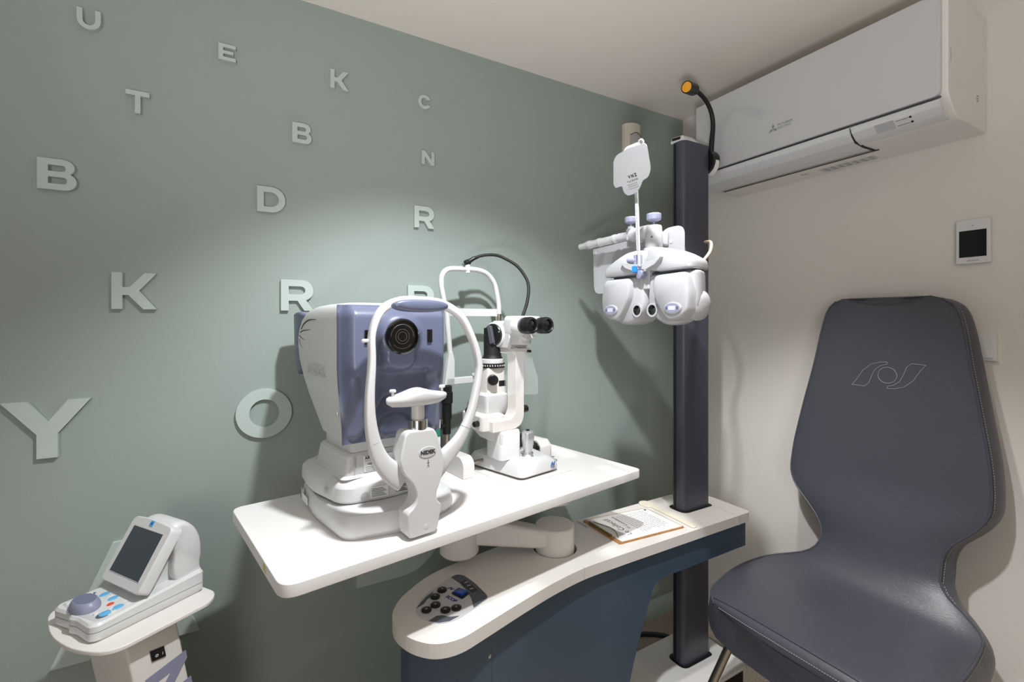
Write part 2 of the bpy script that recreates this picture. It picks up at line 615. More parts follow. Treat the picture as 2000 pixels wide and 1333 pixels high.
# pedestal body: front and back curves with a lower edge that runs from the foot up to the arm
xs = [0.312, 0.325, 0.35, 0.39, 0.43, 0.49, 0.56, 0.63, 0.70, 0.77, 0.84, 0.92, 0.965, 0.99, 1.017, 1.033, 1.049, 1.066, 1.083, 1.10, 1.108, 1.117, 1.128, 1.14, 1.155, 1.175, 1.25, 1.4, 1.5, 1.596]
FR = [(0.312, 1.065), (0.325, 1.015), (0.35, 0.985), (0.40, 0.965), (0.49, 0.981), (0.592, 1.008), (0.706, 1.036), (0.826, 1.055), (1.6, 1.058)]
BK = [(0.312, 1.085), (0.325, 1.12), (0.35, 1.15), (0.42, 1.20), (0.503, 1.225), (0.70, 1.258), (0.985, 1.282), (1.6, 1.285)]
LO = [(0.312, 0.13), (0.964, 0.13), (0.99, 0.208), (1.017, 0.29), (1.049, 0.387), (1.10, 0.507), (1.117, 0.548), (1.128, 0.561), (1.14, 0.568), (1.175, 0.573), (1.6, 0.573)]


def lerp(tab, x):
    for (a, p), (b2, q) in zip(tab[:-1], tab[1:]):
        if a <= x <= b2:
            return p + (q - p) * (x - a) / (b2 - a)
    return tab[-1][1] if x > tab[-1][0] else tab[0][1]


loops = []
for x in xs:
    f, k, z = lerp(FR, x), lerp(BK, x), lerp(LO, x)
    loops.append([(x, f, z), (x, f, 0.667), (x, k, 0.667), (x, k, z)])
bd = part(ST, 'pedestal_body', loft(loops), NAVY, angle=50)
part(bd, 'panel_seam', prism([(0.504, 0.9845), (0.505, 0.9847), (0.505, 0.9868), (0.504, 0.9866)], 0.14, 0.62), mat('seam_navy', (34, 42, 54), 0.5))
part(bd, 'screw', lathe([(0.005, 0), (0.005, 0.003), (0.003, 0.004)], (0.497, 0.985, 0.602), (0.25, -0.97, 0)), CHROME)
# base
bs = roundpoly([(1.605, 1.052), (1.605, 1.312), (0.42, 1.30), (0.36, 1.15), (0.42, 1.02), (0.9, 1.05)], [0.03, 0.03, 0.08, 0.05, 0.08, 0.02], 5)
bsi = roundpoly([(1.60, 1.057), (1.60, 1.307), (0.43, 1.295), (0.37, 1.15), (0.43, 1.03), (0.9, 1.055)], [0.03, 0.03, 0.08, 0.05, 0.08, 0.02], 5)
part(ST, 'base_skirt', prism(bsi, 0.0, 0.118), BLACK)
part(ST, 'base_cover', prism(bs, 0.118, 0.13), PLAST2, bevel=0.004)
# column with its white cap
pp = roundpoly([(1.386, 1.160), (1.528, 1.160), (1.528, 1.221), (1.386, 1.221)], [0.028, 0.010, 0.010, 0.022], 6)
co = part(ST, 'column', prism(pp, 0.13, 2.074), POST, angle=60)
for z in (0.13, 0.70):
    q = roundpoly([(1.376, 1.150), (1.538, 1.150), (1.538, 1.231), (1.376, 1.231)], [0.03, 0.014, 0.014, 0.024], 6)
    part(co, 'column_socket', prism(q, z, z + 0.0012), BLACKM)
part(co, 'cable_groove', box(1.3852, 1.196, 0.135, 1.3870, 1.206, 2.07), BLACKM)
cp = part(ST, 'column_cap', loft([[(1.382, 1.16, 2.074), (1.475, 1.16, 2.074), (1.475, 1.224, 2.074), (1.382, 1.224, 2.074)],
                                  [(1.39, 1.168, 2.094), (1.45, 1.172, 2.096), (1.45, 1.222, 2.10), (1.39, 1.222, 2.10)]]), PLAST, bevel=0.006, seg=3)
part(cp, 'slot', prism([(1.176, 2.079), (1.212, 2.083), (1.212, 2.092), (1.176, 2.088)], 1.3825, 1.3875, 'x'), BLACKM)

# control panel on the desktop
CP = part(ST, 'control_panel', flat_shape([roundpoly([(0.345, 1.087), (0.350, 1.045), (0.378, 1.010), (0.42, 1.003), (0.473, 1.022), (0.524, 1.043), (0.527, 1.06), (0.524, 1.12), (0.513, 1.172), (0.497, 1.185), (0.476, 1.180), (0.42, 1.153), (0.375, 1.125)], 0.02, 4)], 0.002, (0, 0, 0.70), (1, 0, 0), (0, 1, 0)), GREYW, smooth=False)
part(CP, 'dark_panel', flat_shape([roundpoly([(0.474, 1.024), (0.523, 1.044), (0.526, 1.06), (0.522, 1.12), (0.511, 1.170), (0.497, 1.183), (0.477, 1.179), (0.487, 1.14), (0.490, 1.10), (0.485, 1.06)], 0.006, 3)], 0.0006, (0, 0, 0.702), (1, 0, 0), (0, 1, 0)), GRAPH, smooth=False)
part(CP, 'dark_panel', flat_shape([[(0.352, 1.092), (0.372, 1.112), (0.392, 1.128), (0.412, 1.138), (0.404, 1.123), (0.388, 1.114), (0.374, 1.10)]], 0.0006, (0, 0, 0.702), (1, 0, 0), (0, 1, 0)), GRAPH, smooth=False)
part(CP, 'dark_panel', flat_shape([[(0.362, 1.032), (0.38, 1.014), (0.405, 1.007), (0.432, 1.013), (0.41, 1.022), (0.398, 1.035), (0.385, 1.04)]], 0.0006, (0, 0, 0.702), (1, 0, 0), (0, 1, 0)), GRAPH, smooth=False)
for x, y in ((0.434, 1.132), (0.408, 1.113), (0.397, 1.080), (0.371, 1.072), (0.411, 1.049), (0.437, 1.044)):
    bu = part(CP, 'button', lathe([(0.0125, 0), (0.0125, 0.003), (0.010, 0.0045)], (x, y, 0.702), n=24), BLACK)
    part(bu, 'icon', text('+' if y > 1.1 else 'o', 0.011, (x, y, 0.7067), (0.75, -0.66, 0), (0.66, 0.75, 0), 0.0003), GREYW)
rk = part(CP, 'rocker_switch', prism(roundpoly([(0.449, 1.106), (0.464, 1.071), (0.490, 1.083), (0.475, 1.119)], 0.003, 2), 0.702, 0.705), BLACK)
part(rk, 'rocker', loft([[(0.455, 1.105, 0.705), (0.466, 1.079, 0.705), (0.485, 1.087, 0.705), (0.474, 1.113, 0.705)],
                         [(0.456, 1.104, 0.7075), (0.466, 1.080, 0.711), (0.484, 1.0875, 0.711), (0.474, 1.112, 0.7075)]]), BLUER)
ds = part(CP, 'display', prism([(0.490, 1.142), (0.506, 1.146), (0.514, 1.088), (0.498, 1.084)], 0.7026, 0.7036), LCD)
for i in range(3):
    part(ds, 'digit_bar', box(0.498, 1.098 + i * 0.017, 0.7036, 0.508, 1.1005 + i * 0.017, 0.704), GREYW)
part(CP, 'lettering', text('SCOP', 0.014, (0.441, 1.086, 0.702), (0.35, -0.93, 0), (0.93, 0.35, 0), 0.0004, bold=0.0006), NAVYINK)


def eye_logo(origin, right, up, s, thick=0.0005):
    """two slanted strokes with a dot between"""
    lft = [(-1.0, -0.62), (-0.62, -0.62), (-0.36, 0.05), (-0.12, 0.55), (0.02, 0.62), (-0.25, 0.64), (-0.52, 0.35)]
    rgt = [(-x, -y) for x, y in lft]
    dot = arc(0, 0, 0.27, 0.27, 0, 360, 16)[:-1]
    return flat_shape([[(x * s, y * s) for x, y in l] for l in (lft, rgt, dot)], thick, origin, right, up)


part(CP, 'emblem', eye_logo((0.458, 1.128, 0.702), (0.35, -0.93, 0), (0.93, 0.35, 0), 0.009), NAVYINK)

# ------------------------------------------------------------------ swivel table
TB = thing('swivel_table', 'long white tabletop on a swivel arm carrying the two eye instruments', 'table', (0.5, 0.2, -0.23), TABLE)
tp = roundpoly([(0, 0), (1.055, 0), (1.040, 0.457), (-0.016, 0.462)], [0.035, 0.02, 0.03, 0.03], 6)
tt = part(TB, 'tabletop', prism(tp, -0.026, 0), LAM, bevel=0.002, seg=1)
part(tt, 'yellow_sticker', prism([(0.105, -0.019), (0.14, -0.019), (0.14, -0.005), (0.105, -0.005)], -0.0045, -0.003, 'x'), mat('yellow_sticker_paper', (216, 200, 120), 0.6))
gr = part(tt, 'grommet', lathe([(0.016, 0), (0.0155, 0.002), (0.012, 0.0025)], (0.899, 0.246, 0)), SILVER)
part(gr, 'pin', lathe([(0.0035, 0.002), (0.0035, 0.010), (0.0055, 0.0105), (0.0055, 0.013)], (0.899, 0.246, 0), n=14), CHROME)


def tw(p):      # world point -> table frame
    d = Vector(p) - TABLE.o
    c, s = math.cos(TABLE.a), math.sin(TABLE.a)
    return (d.x * c + d.y * s, -d.x * s + d.y * c, d.z)


def twg(g):
    return [tw(v) for v in g[0]], g[1]


part(TB, 'mounting_plate', twg(prism(roundpoly([(0.43, 1.10), (0.80, 1.06), (0.82, 1.30), (0.45, 1.34)], 0.02, 3), 0.878, 0.9035)), PLAST2, bevel=0.004)
part(TB, 'pivot_cylinder', twg(lathe([(0.060, 0.68), (0.060, 0.772), (0.057, 0.775), (0.0, 0.775)], (0.822, 1.178, 0), n=48)), PLAST2)
part(TB, 'pivot_cylinder', twg(lathe([(0.050, 0.722), (0.057, 0.729), (0.057, 0.878)], (0.535, 1.255, 0), n=48)), PLAST2)
part(TB, 'swing_arm', twg(loft([[(0.56, 1.212, z0), (0.56, 1.290, z0), (0.56, 1.290, z1), (0.56, 1.212, z1)] if k == 0 else [(0.80, 1.140, z0), (0.80, 1.216, z0), (0.80, 1.216, z1), (0.80, 1.140, z1)]
                               for k, (z0, z1) in enumerate(((0.752, 0.836), (0.712, 0.762)))])), PLAST2, bevel=0.012, seg=4)

# ------------------------------------------------------------------ reading lamp on the column
RL = thing('reading_lamp', 'black gooseneck lamp with amber lens clamped to the dark column', 'lamp', (1.53, 1.19, 2.02))
part(RL, 'mount', join(lathe([(0.046, 0), (0.046, 0.034), (0.040, 0.040)], (1.5285, 1.185, 2.018), (1, -0.1, 0), 36)), BLACK)
part(RL, 'clamp_cover', lathe([(0.0465, 0.012), (0.0465, 0.030)], (1.5285, 1.185, 2.012), (1, -0.1, 0), 36), PLAST2)
part(RL, 'gooseneck', tube([(1.548, 1.17, 2.045), (1.549, 1.165, 2.10), (1.549, 1.16, 2.16), (1.533, 1.155, 2.20), (1.500, 1.15, 2.232), (1.46, 1.147, 2.251), (1.412, 1.136, 2.250)], [0.011, 0.0095, 0.0085, 0.008, 0.0075, 0.0075, 0.008], 14), BLACKM)
hd = part(RL, 'lamp_head', lathe([(0.010, 0), (0.020, 0.008), (0.021, 0.014), (0.021, 0.068), (0.0185, 0.070), (0.0185, 0.066)], (1.418, 1.138, 2.252), (-0.95, -0.25, -0.18), 32), BLACK)
part(hd, 'lens', lathe([(0.0175, 0.064), (0.0175, 0.0685), (0.012, 0.0695)], (1.418, 1.138, 2.252), (-0.95, -0.25, -0.18), 32), AMBER)

# ------------------------------------------------------------------ items on the desktop
CB = thing('clipboard', 'brown hardboard clipboard with a brass clip on the white desktop', 'clipboard', (1.15, 1.18, 0.70))
part(CB, 'board', prism(roundpoly([(1.010, 1.092), (1.284, 1.073), (1.288, 1.254), (1.014, 1.283)], 0.005, 3), 0.7004, 0.7045), WOODB)
cl = part(CB, 'clip', join(tube([(1.014, 1.14, 0.710), (1.017, 1.25, 0.710)], 0.0045, 12, 0), box(1.012, 1.145, 0.7045, 1.026, 1.245, 0.7075)), BRASS)
part(cl, 'clip_wire', tube([(1.028, 1.118, 0.7075), (1.048, 1.15, 0.7075), (1.056, 1.18, 0.7075), (1.050, 1.21, 0.7075), (1.034, 1.25, 0.7075)], 0.0012, 6), BRASS)
PS = thing('paper_sheet', 'white printed sheet of paper held by the brass clip of the clipboard', 'paper', (1.15, 1.18, 0.7045))
part(PS, 'sheet', prism([(1.024, 1.097), (1.281, 1.079), (1.284, 1.251), (1.028, 1.278)], 0.7045, 0.7049), PAPER)
part(PS, 'heading', text('Le Collectif', 0.030, (1.086, 1.185, 0.7049), (0.04, 1, 0), (-1, 0.04, 0), 0.0002, fit=0.13), INKB)
part(PS, 'heading', text('des', 0.013, (1.113, 1.163, 0.7049), (0.04, 1, 0), (-1, 0.04, 0), 0.0002), INKB)
part(PS, 'heading', text('Lunetiers', 0.021, (1.120, 1.215, 0.7049), (0.04, 1, 0), (-1, 0.04, 0), 0.0002, fit=0.075), INKB)
rnd = random.Random(4)
ln = []
for i in range(11):
    x = 1.137 + i * 0.0115
    y = 1.255 - (x - 1.03) * 0.06
    while y > 1.12:
        w = rnd.uniform(0.006, 0.02)
        ln.append(box(x, max(y - w, 1.108), 0.7049, x + 0.0022, y, 0.7051))
        y -= w + 0.003
part(PS, 'print_lines', join(*ln), INKG, stuff=True)
part(PS, 'print_mark', box(1.267, 1.236, 0.7049, 1.276, 1.246, 0.7051), INKB)
SP = thing('occluder', 'cream plastic eye occluder paddle lying beside the clipboard', 'occluder', (1.32, 1.2, 0.70))
part(SP, 'paddle', prism(ell(1.322, 1.283, 0.026, 0.030, 32), 0.7003, 0.7045), CREAM, bevel=0.0015)
part(SP, 'handle', prism(roundpoly([(1.314, 1.258), (1.334, 1.256), (1.336, 1.20), (1.326, 1.055), (1.312, 1.052), (1.305, 1.06), (1.312, 1.20)], 0.008, 4), 0.7003, 0.7055), CREAM, bevel=0.002)
CA = single('floor_cable', 'dark cable lying on the carpet between wall and stand', 'cable', tube([(1.30, 1.545, 0.010), (1.42, 1.53, 0.010), (1.52, 1.50, 0.010), (1.60, 1.44, 0.010), (1.63, 1.36, 0.010)], 0.009, 10), mat('dark_teal_cable', (48, 62, 66), 0.5), (1.5, 1.5, 0.001))

# ------------------------------------------------------------------ autorefractor (left instrument on the table)
AR = thing('autorefractor', 'white and blue grey autorefractor with headrest arch on the left of the tabletop', 'autorefractor', (0.28, 0.25, 0), TABLE)
TRAY = [(0.141, 0.094), (0.283, 0.058), (0.428, 0.108), (0.437, 0.27), (0.43, 0.43), (0.142, 0.43), (0.127, 0.27)]


def inset(poly, d, cx=None, cy=None):
    cx = sum(p[0] for p in poly) / len(poly) if cx is None else cx
    cy = sum(p[1] for p in poly) / len(poly) if cy is None else cy
    out = []
    for x, y in poly:
        v = Vector((x - cx, y - cy))
        out.append((x - d * (1 if v.x > 0 else -1) * (abs(v.x) > 0.02), y - d * (1 if v.y > 0 else -1) * (abs(v.y) > 0.02)))
    return out


def stack(levels, r, n=5):
    """levels: (polygon, z)"""
    return loft([[(x, y, z) for x, y in roundpoly(p, r, n)] for p, z in levels])


def tilt(poly, z, k):
    return [(x, y, z + k * (y - 0.25)) for x, y in poly]


tr = part(AR, 'base_tray', stack([(inset(TRAY, 0.006), 0.0005), (inset(TRAY, 0.005), 0.008), (inset(TRAY, 0.0015), 0.009), (TRAY, 0.020), (inset(TRAY, 0.003), 0.042), (inset(TRAY, 0.008), 0.050), (inset(TRAY, 0.03), 0.056), (inset(TRAY, 0.04), 0.0565)], 0.03), PLAST, angle=30)
part(tr, 'foot_gap', stack([(inset(TRAY, 0.022), 0.0004), (inset(TRAY, 0.022), 0.0079)], 0.04), mat('gap_dark_grey', (70, 70, 72), 0.7))  # dark grey block filling the gap under the tray
part(tr, 'socket', box(0.1302, 0.370, 0.016, 0.1345, 0.388, 0.040), GREYW)
part(tr, 'socket', box(0.1300, 0.382, 0.018, 0.1335, 0.386, 0.038), BLACKM)
lb = part(tr, 'rating_label', loft([[(0.1275, 0.318, 0.016), (0.1285, 0.364, 0.016), (0.1285, 0.364, 0.034), (0.1275, 0.318, 0.034)], [(0.1285, 0.318, 0.016), (0.1295, 0.364, 0.016), (0.1295, 0.364, 0.034), (0.1285, 0.318, 0.034)]]), PAPER)
SK = [(0.155, 0.150), (0.275, 0.130), (0.392, 0.152), (0.408, 0.30), (0.40, 0.42), (0.14, 0.435), (0.128, 0.30)]
sk = part(AR, 'lower_cover', stack([(inset(SK, 0.004), 0.058), (SK, 0.064), (inset(SK, 0.001), 0.092), (inset(SK, 0.006), 0.101), (inset(SK, 0.024), 0.112), (inset(SK, 0.026), 0.1125)], 0.035), PLAST, angle=30)
part(sk, 'gap', stack([(inset(SK, 0.008), 0.0545), (inset(SK, 0.008), 0.0585)], 0.03), BLACKM)
part(sk, 'screw_cap', lathe([(0.0075, 0), (0.0075, 0.0012), (0.0, 0.0014)], (0.205, 0.1408, 0.075), (-0.16, -1, 0)), GREYW)
part(sk, 'screw_cap', lathe([(0.0075, 0), (0.0075, 0.0015), (0.0, 0.0016)], (0.1392, 0.21, 0.082), (-1, 0.1, 0)), GREYW)
COLR = [(0.168, 0.168), (0.392, 0.168), (0.398, 0.36), (0.162, 0.37)]
cv = part(AR, 'collar', stack([(inset(COLR, -0.006), 0.110), (COLR, 0.116), (inset(COLR, 0.007), 0.158), (inset(COLR, 0.012), 0.164), (inset(COLR, 0.024), 0.168)], 0.018, 4), PLAST, angle=30)
part(cv, 'seam', box(0.1915, 0.1665, 0.118, 0.1925, 0.176, 0.158), GREYW)
NK = [(0.186, 0.178), (0.378, 0.178), (0.382, 0.345), (0.180, 0.35)]
part(AR, 'neck', stack([(NK, 0.166), (NK, 0.212)], 0.015, 4), PLAST, angle=30)
# labels on the collar and lower cover
L1 = part(cv, 'rating_label', loft([[(0.214, 0.1665, 0.119), (0.30, 0.1665, 0.119), (0.30, 0.1735, 0.156), (0.214, 0.1735, 0.156)], [(0.214, 0.1673, 0.119), (0.30, 0.1673, 0.119), (0.30, 0.1743, 0.156), (0.214, 0.1743, 0.156)]]), PAPER)
LU = Vector((0, 0.007, 0.037)).normalized()


def lab(pt_u, pt_z, body, size, **kw):
    k = (pt_z - 0.119) / 0.037
    return text(body, size, (pt_u, 0.1664 + 0.007 * k, pt_z), (1, 0, 0), LU, 0.0004, **kw)


part(cv, 'lettering', lab(0.218, 0.1495, 'ARK-1', 0.0095, bold=0.0003, align='LEFT'), INKB)
part(cv, 'lettering', lab(0.224, 0.1355, 'NIDEK CO., LTD.', 0.0075, align='LEFT'), INKB)
prl = []
for z, a, b2 in ((0.153, 0.252, 0.294), (0.1425, 0.218, 0.232), (0.1425, 0.238, 0.255), (0.1285, 0.218, 0.29), (0.1245, 0.218, 0.285), (0.121, 0.218, 0.28), (0.154, 0.216, 0.298)):
    k = (z - 0.119) / 0.037
    prl.append(box(a, 0.1661 + 0.007 * k, z, b2, 0.1668 + 0.007 * k, z + 0.001))
part(cv, 'print_lines', join(*prl), INKG, stuff=True)
for i, (a, b2) in enumerate(((0.217, 0.258), (0.262, 0.31))):
    sl = 0.0
    V = [(a, 0.1375, 0.066), (b2, 0.1308, 0.066), (b2, 0.1328, 0.090), (a, 0.1395, 0.090)]
    part(sk, 'rating_label', plate(V, (-0.15, -1, 0), 0.0012), PAPER if i == 0 else GREYW)
    pr = []
    for j in range(6):
        z = 0.069 + j * 0.0034
        pr.append(plate([(a + 0.003, 0.1358 + 0.0007 * j / 2, z), (b2 - 0.004 - 0.004 * (j % 3), 0.1302 + 0.0007 * j / 2, z), (b2 - 0.004 - 0.004 * (j % 3), 0.1302 + 0.0007 * j / 2, z + 0.0012), (a + 0.003, 0.1358 + 0.0007 * j / 2, z + 0.0012)], (-0.15, -1, 0), 0.0008))
    part(sk, 'print_lines', join(*pr), INKG if i == 0 else INKB, stuff=True)

# white body: horizontal sections
HB = [(0.203, 0.1185, 0.31), (0.212, 0.1190, 0.322), (0.28, 0.1257, 0.4), (0.325, 0.1301, 0.44), (0.371, 0.132, 0.474), (0.405, 0.1325, 0.486), (0.43, 0.1325, 0.485), (0.455, 0.132, 0.472), (0.475, 0.1305, 0.455), (0.492, 0.1276, 0.425), (0.503, 0.1238, 0.39), (0.51, 0.118, 0.34), (0.514, 0.1064, 0.29), (0.515, 0.0774, 0.25)]
UC = 0.277
loops = []
for z, hw, vb in HB:
    loops.append([(x, y, z) for x, y in roundpoly([(UC - hw, 0.141), (UC + hw, 0.141), (UC + hw, vb), (UC - hw, vb)], [0.002, 0.002, 0.022, 0.022], 6)])
wb = part(AR, 'body_cover', loft(loops), PLAST, angle=50)
part(wb, 'relief_lettering', text('NIDEK', 0.040, (0.1452, 0.305, 0.352), (0, -1, 0), (0.04, 0.0, 1), 0.0014, bold=0.0012, fit=0.145), GREYW)
for pts in ([(0.438, 0.452), (0.415, 0.466), (0.37, 0.476), (0.31, 0.477)], [(0.448, 0.443), (0.42, 0.448), (0.38, 0.450), (0.325, 0.453)], [(0.455, 0.434), (0.435, 0.428), (0.40, 0.423), (0.355, 0.424)], [(0.458, 0.424), (0.445, 0.410), (0.425, 0.401), (0.395, 0.397)]):
    part(wb, 'vent_slot', tube([(0.1458, v, z) for v, z in pts], [0.0022, 0.0018, 0.0014, 0.0006], 8), BLACKM)
for v, z in ((0.150, 0.478), (0.152, 0.265)):
    part(wb, 'screw_cap', lathe([(0.006, 0), (0.006, 0.001), (0, 0.0011)], (0.1462, v, z), (-1, 0, 0)), GREYW)
# rear monitor
part(AR, 'rear_monitor', loft([[(0.160, 0.46, 0.345), (0.40, 0.46, 0.345), (0.40, 0.46, 0.492), (0.160, 0.46, 0.492)], [(0.150, 0.500, 0.322), (0.412, 0.500, 0.322), (0.412, 0.505, 0.500), (0.150, 0.505, 0.500)],
                               [(0.152, 0.540, 0.365), (0.410, 0.540, 0.365), (0.410, 0.548, 0.497), (0.152, 0.548, 0.497)], [(0.158, 0.548, 0.375), (0.404, 0.548, 0.375), (0.404, 0.556, 0.488), (0.158, 0.556, 0.488)]]), BLUEG, bevel=0.008, seg=3)


# blue grey front shell as a relief
def sstep(a, b2, x):
    t = max(0.0, min(1.0, (x - a) / (b2 - a)))
    return t * t * (3 - 2 * t)


ZB, ZTT = 0.197, 0.509
NU, NZ = 60, 66
grid = []
for j in range(NZ + 1):
    z = ZB + (ZTT - ZB) * j / NZ
    row = []
    for i in range(NU + 1):
        q = -1 + 2 * i / NU
        q = math.copysign(abs(q) ** 0.85, q)
        hwm = 0.1340 - 0.0112 * (1 - sstep(0.20, 0.38, z))
        u = UC + q * hwm
        du = abs(q) * hwm
        hw = 0.110 - 0.036 * (1 - sstep(0.20, 0.40, z))
        v = 0.100
        v += 0.040 * sstep(hw - 0.004, hwm + 0.002, du) ** 1.2                       # side chamfers
        v += 0.022 * sstep(0.475, 0.512, z) ** 2                                     # rounded top
        v += 0.012 * sstep(0.215, 0.197, z)
        d = math.hypot(u - 0.268, (z - 0.438) * 1.0)
        dn = math.hypot((u - 0.268) / 0.042, (z - 0.392) / 0.036)
        v -= max(0.020 * (1 - sstep(0.040, 0.064, d)), 0.019 * (1 - sstep(0.70, 1.15, dn)))   # lens nose
        v += 0.020 * sstep(0.372, 0.345, z) * (1 - sstep(0.075, 0.115, abs(u - 0.268)))   # shelf below the nose
        tri = 0.028 + (0.305 - z) * 0.62
        if z < 0.305:
            v += 0.026 * (1 - sstep(tri - 0.010, tri + 0.004, abs(u - 0.274))) * sstep(0.305, 0.292, z)
            dm = math.hypot((u - 0.274) / 0.050, (z - 0.222) / 0.040)
            v -= 0.022 * (1 - sstep(0.6, 1.1, dm))
        row.append((u, min(v, 0.1405), z))
    grid.append(row)
V, F = [], []
for row in grid:
    V += row
for j in range(NZ):
    for i in range(NU):
        a = j * (NU + 1) + i
        F.append([a, a + 1, a + NU + 2, a + NU + 1])
# close towards the white body
rim = [j * (NU + 1) for j in range(NZ + 1)] + [NZ * (NU + 1) + i for i in range(1, NU + 1)] + [j * (NU + 1) + NU for j in range(NZ - 1, -1, -1)] + [i for i in range(NU - 1, 0, -1)]
n0 = len(V)
for r_ in rim:
    u, v, z = V[r_]
    V.append((u, 0.1425, min(z, 0.507)))
for k in range(len(rim)):
    k2 = (k + 1) % len(rim)
    F.append([rim[k], rim[k2], n0 + k2, n0 + k])
fs = part(AR, 'front_shell', (V, F), BLUEG, angle=60)
LC = (0.268, 0.0795, 0.438)
ln = part(AR, 'lens', lathe([(0.0405, 0), (0.0405, 0.004), (0.037, 0.007), (0.0345, 0.006), (0.0335, 0.002), (0, 0.0025)], LC, (0, -1, 0), 48), GLOSSB)
for a, b2 in ((0.0100, 0.0111), (0.0160, 0.0171)):
    part(ln, 'lens_ring', ring(a, b2, 0.0022, 0.0030, LC, (0, -1, 0), 40), mat('lens_ring_grey', (112, 110, 112), 0.4))
part(ln, 'lens_arc', tube([(LC[0] + 0.0275 * math.cos(R(a)), LC[1] - 0.0026, LC[2] + 0.0275 * math.sin(R(a))) for a in range(0, 181, 15)], 0.0006, 6, 0), MATS['lens_ring_grey'])
part(ln, 'lens_arc', tube([(LC[0] + 0.0275 * math.cos(R(a)), LC[1] - 0.0026, LC[2] + 0.0275 * math.sin(R(a))) for a in range(220, 321, 10)], 0.0006, 6, 0), MATS['lens_ring_grey'])
for u0 in (0.189, 0.342):
    part(fs, 'sensor_window', box(u0, 0.0965, 0.422, u0 + 0.0125, 0.104, 0.453), GLOSSB)
for u0, z0 in ((0.338, 0.355), (0.196, 0.350)):
    part(fs, 'screw_cap', lathe([(0.0058, 0), (0.0055, 0.002), (0, 0.0025)], (u0, 0.1015, z0), (0, -1, 0)), BLUEG)

# headrest arch, chin rest and stem
path = [(0.250, 0.132), (0.222, 0.152), (0.195, 0.188), (0.179, 0.243), (0.1745, 0.307), (0.179, 0.386), (0.180, 0.450), (0.201, 0.496), (0.240, 0.5145), (0.290, 0.5165), (0.345, 0.511), (0.394, 0.484), (0.426, 0.433), (0.444, 0.383), (0.4455, 0.340), (0.427, 0.262), (0.399, 0.205), (0.363, 0.167), (0.325, 0.138)]  # arch and stem outlines cast from image pixels at an assumed depth
wd = [3.0, 2.5, 1.9, 1.4, 1.05, 0.82, 0.75, 0.9, 1.15, 1.2, 1.15, 1.0, 0.9, 0.9, 0.9, 1.05, 1.45, 2.2, 3.0]
hr = part(AR, 'headrest_arch', tube([(u, 0.034, z) for u, z in path], wd, 20, 6, flat=(0.0092, 0.0105), up=(0, 1, 0)), PLAST, angle=60)
part(hr, 'arch_joint', tube([(0.1835, 0.034, 0.222), (0.1840, 0.034, 0.2205)], 1.0, 20, 0, flat=(0.0120, 0.0109)), GREYW)
part(hr, 'arch_joint', tube([(0.4085, 0.034, 0.2220), (0.4078, 0.034, 0.2207)], 1.0, 20, 0, flat=(0.0118, 0.0109)), GREYW)
part(hr, 'eye_level_pin', lathe([(0.004, -0.004), (0.004, 0.008), (0.003, 0.010), (0, 0.0105)], (0.167, 0.034, 0.432), (-1, -0.3, 0)), PLAST)
fp = part(AR, 'forehead_pad', loft([[(u, 0.026, z) for u, z in ell(0.281, 0.505, 0.064, 0.013, 36, 2.4)], [(u, 0.010, z) for u, z in ell(0.281, 0.506, 0.066, 0.0135, 36, 2.4)], [(u, 0.004, z) for u, z in ell(0.281, 0.507, 0.062, 0.011, 36, 2.4)], [(u, 0.002, z) for u, z in ell(0.281, 0.508, 0.052, 0.006, 36, 2.4)]]), BLUEG, angle=60)
STEM = [(0.244, 0.231), (0.252, 0.238), (0.311, 0.236), (0.319, 0.226), (0.328, 0.200), (0.336, 0.172), (0.340, 0.150), (0.336, 0.132), (0.325, 0.106), (0.319, 0.092), (0.3195, 0.076), (0.332, 0.062), (0.331, 0.052), (0.320, 0.006), (0.252, 0.006), (0.248, 0.062), (0.262, 0.069), (0.270, 0.082), (0.271, 0.098), (0.262, 0.122), (0.250, 0.135), (0.238, 0.150), (0.232, 0.175), (0.238, 0.205)]
sr = roundpoly(STEM, 0.010, 3)
stm = part(AR, 'chin_rest_stem', loft([[(u, 0.058, z) for u, z in sr], [(u, 0.016, z) for u, z in sr], [(0.285 + (u - 0.285) * 0.975, 0.0115, 0.125 + (z - 0.125) * 0.985) for u, z in sr]]), PLAST, bevel=0.003, seg=2)
part(stm, 'stem_foot', box(0.255, 0.045, 0.014, 0.315, 0.085, 0.040), PLAST, bevel=0.004)
bdg = part(stm, 'badge', loft([[(u, 0.012, z) for u, z in ell(0.296, 0.186, 0.0215, 0.0125, 32)], [(u, 0.0102, z) for u, z in ell(0.296, 0.186, 0.0205, 0.0115, 32)]]), GREYW)
part(bdg, 'lettering', text('NIDEK', 0.0115, (0.296, 0.0102, 0.186), (1, 0, 0), (0, 0, 1), 0.0007, bold=0.0005, fit=0.036), INKB)
part(stm, 'person_mark', join(tube([(0.2975, 0.0112, 0.166), (0.2975, 0.0112, 0.159)], 0.0005, 6, 0), tube([(0.2945, 0.0112, 0.163), (0.3005, 0.0112, 0.163)], 0.0004, 6, 0), tube([(0.2975, 0.0112, 0.159), (0.295, 0.0112, 0.153)], 0.0004, 6, 0), tube([(0.2975, 0.0112, 0.159), (0.300, 0.0112, 0.153)], 0.0004, 6, 0), lathe([(0.0011, 0), (0.0011, 0.0008)], (0.2975, 0.0115, 0.168), (0, -1, 0))), INKB)
part(stm, 'screw_cap', lathe([(0.0052, 0), (0.0052, 0.0009), (0, 0.001)], (0.293, 0.0118, 0.024), (0, -1, 0)), PLAST)
cc = part(AR, 'chin_rest_column', lathe([(0.0145, 0.232), (0.0145, 0.292)], (0.284, 0.034, 0), n=28), PLAST)
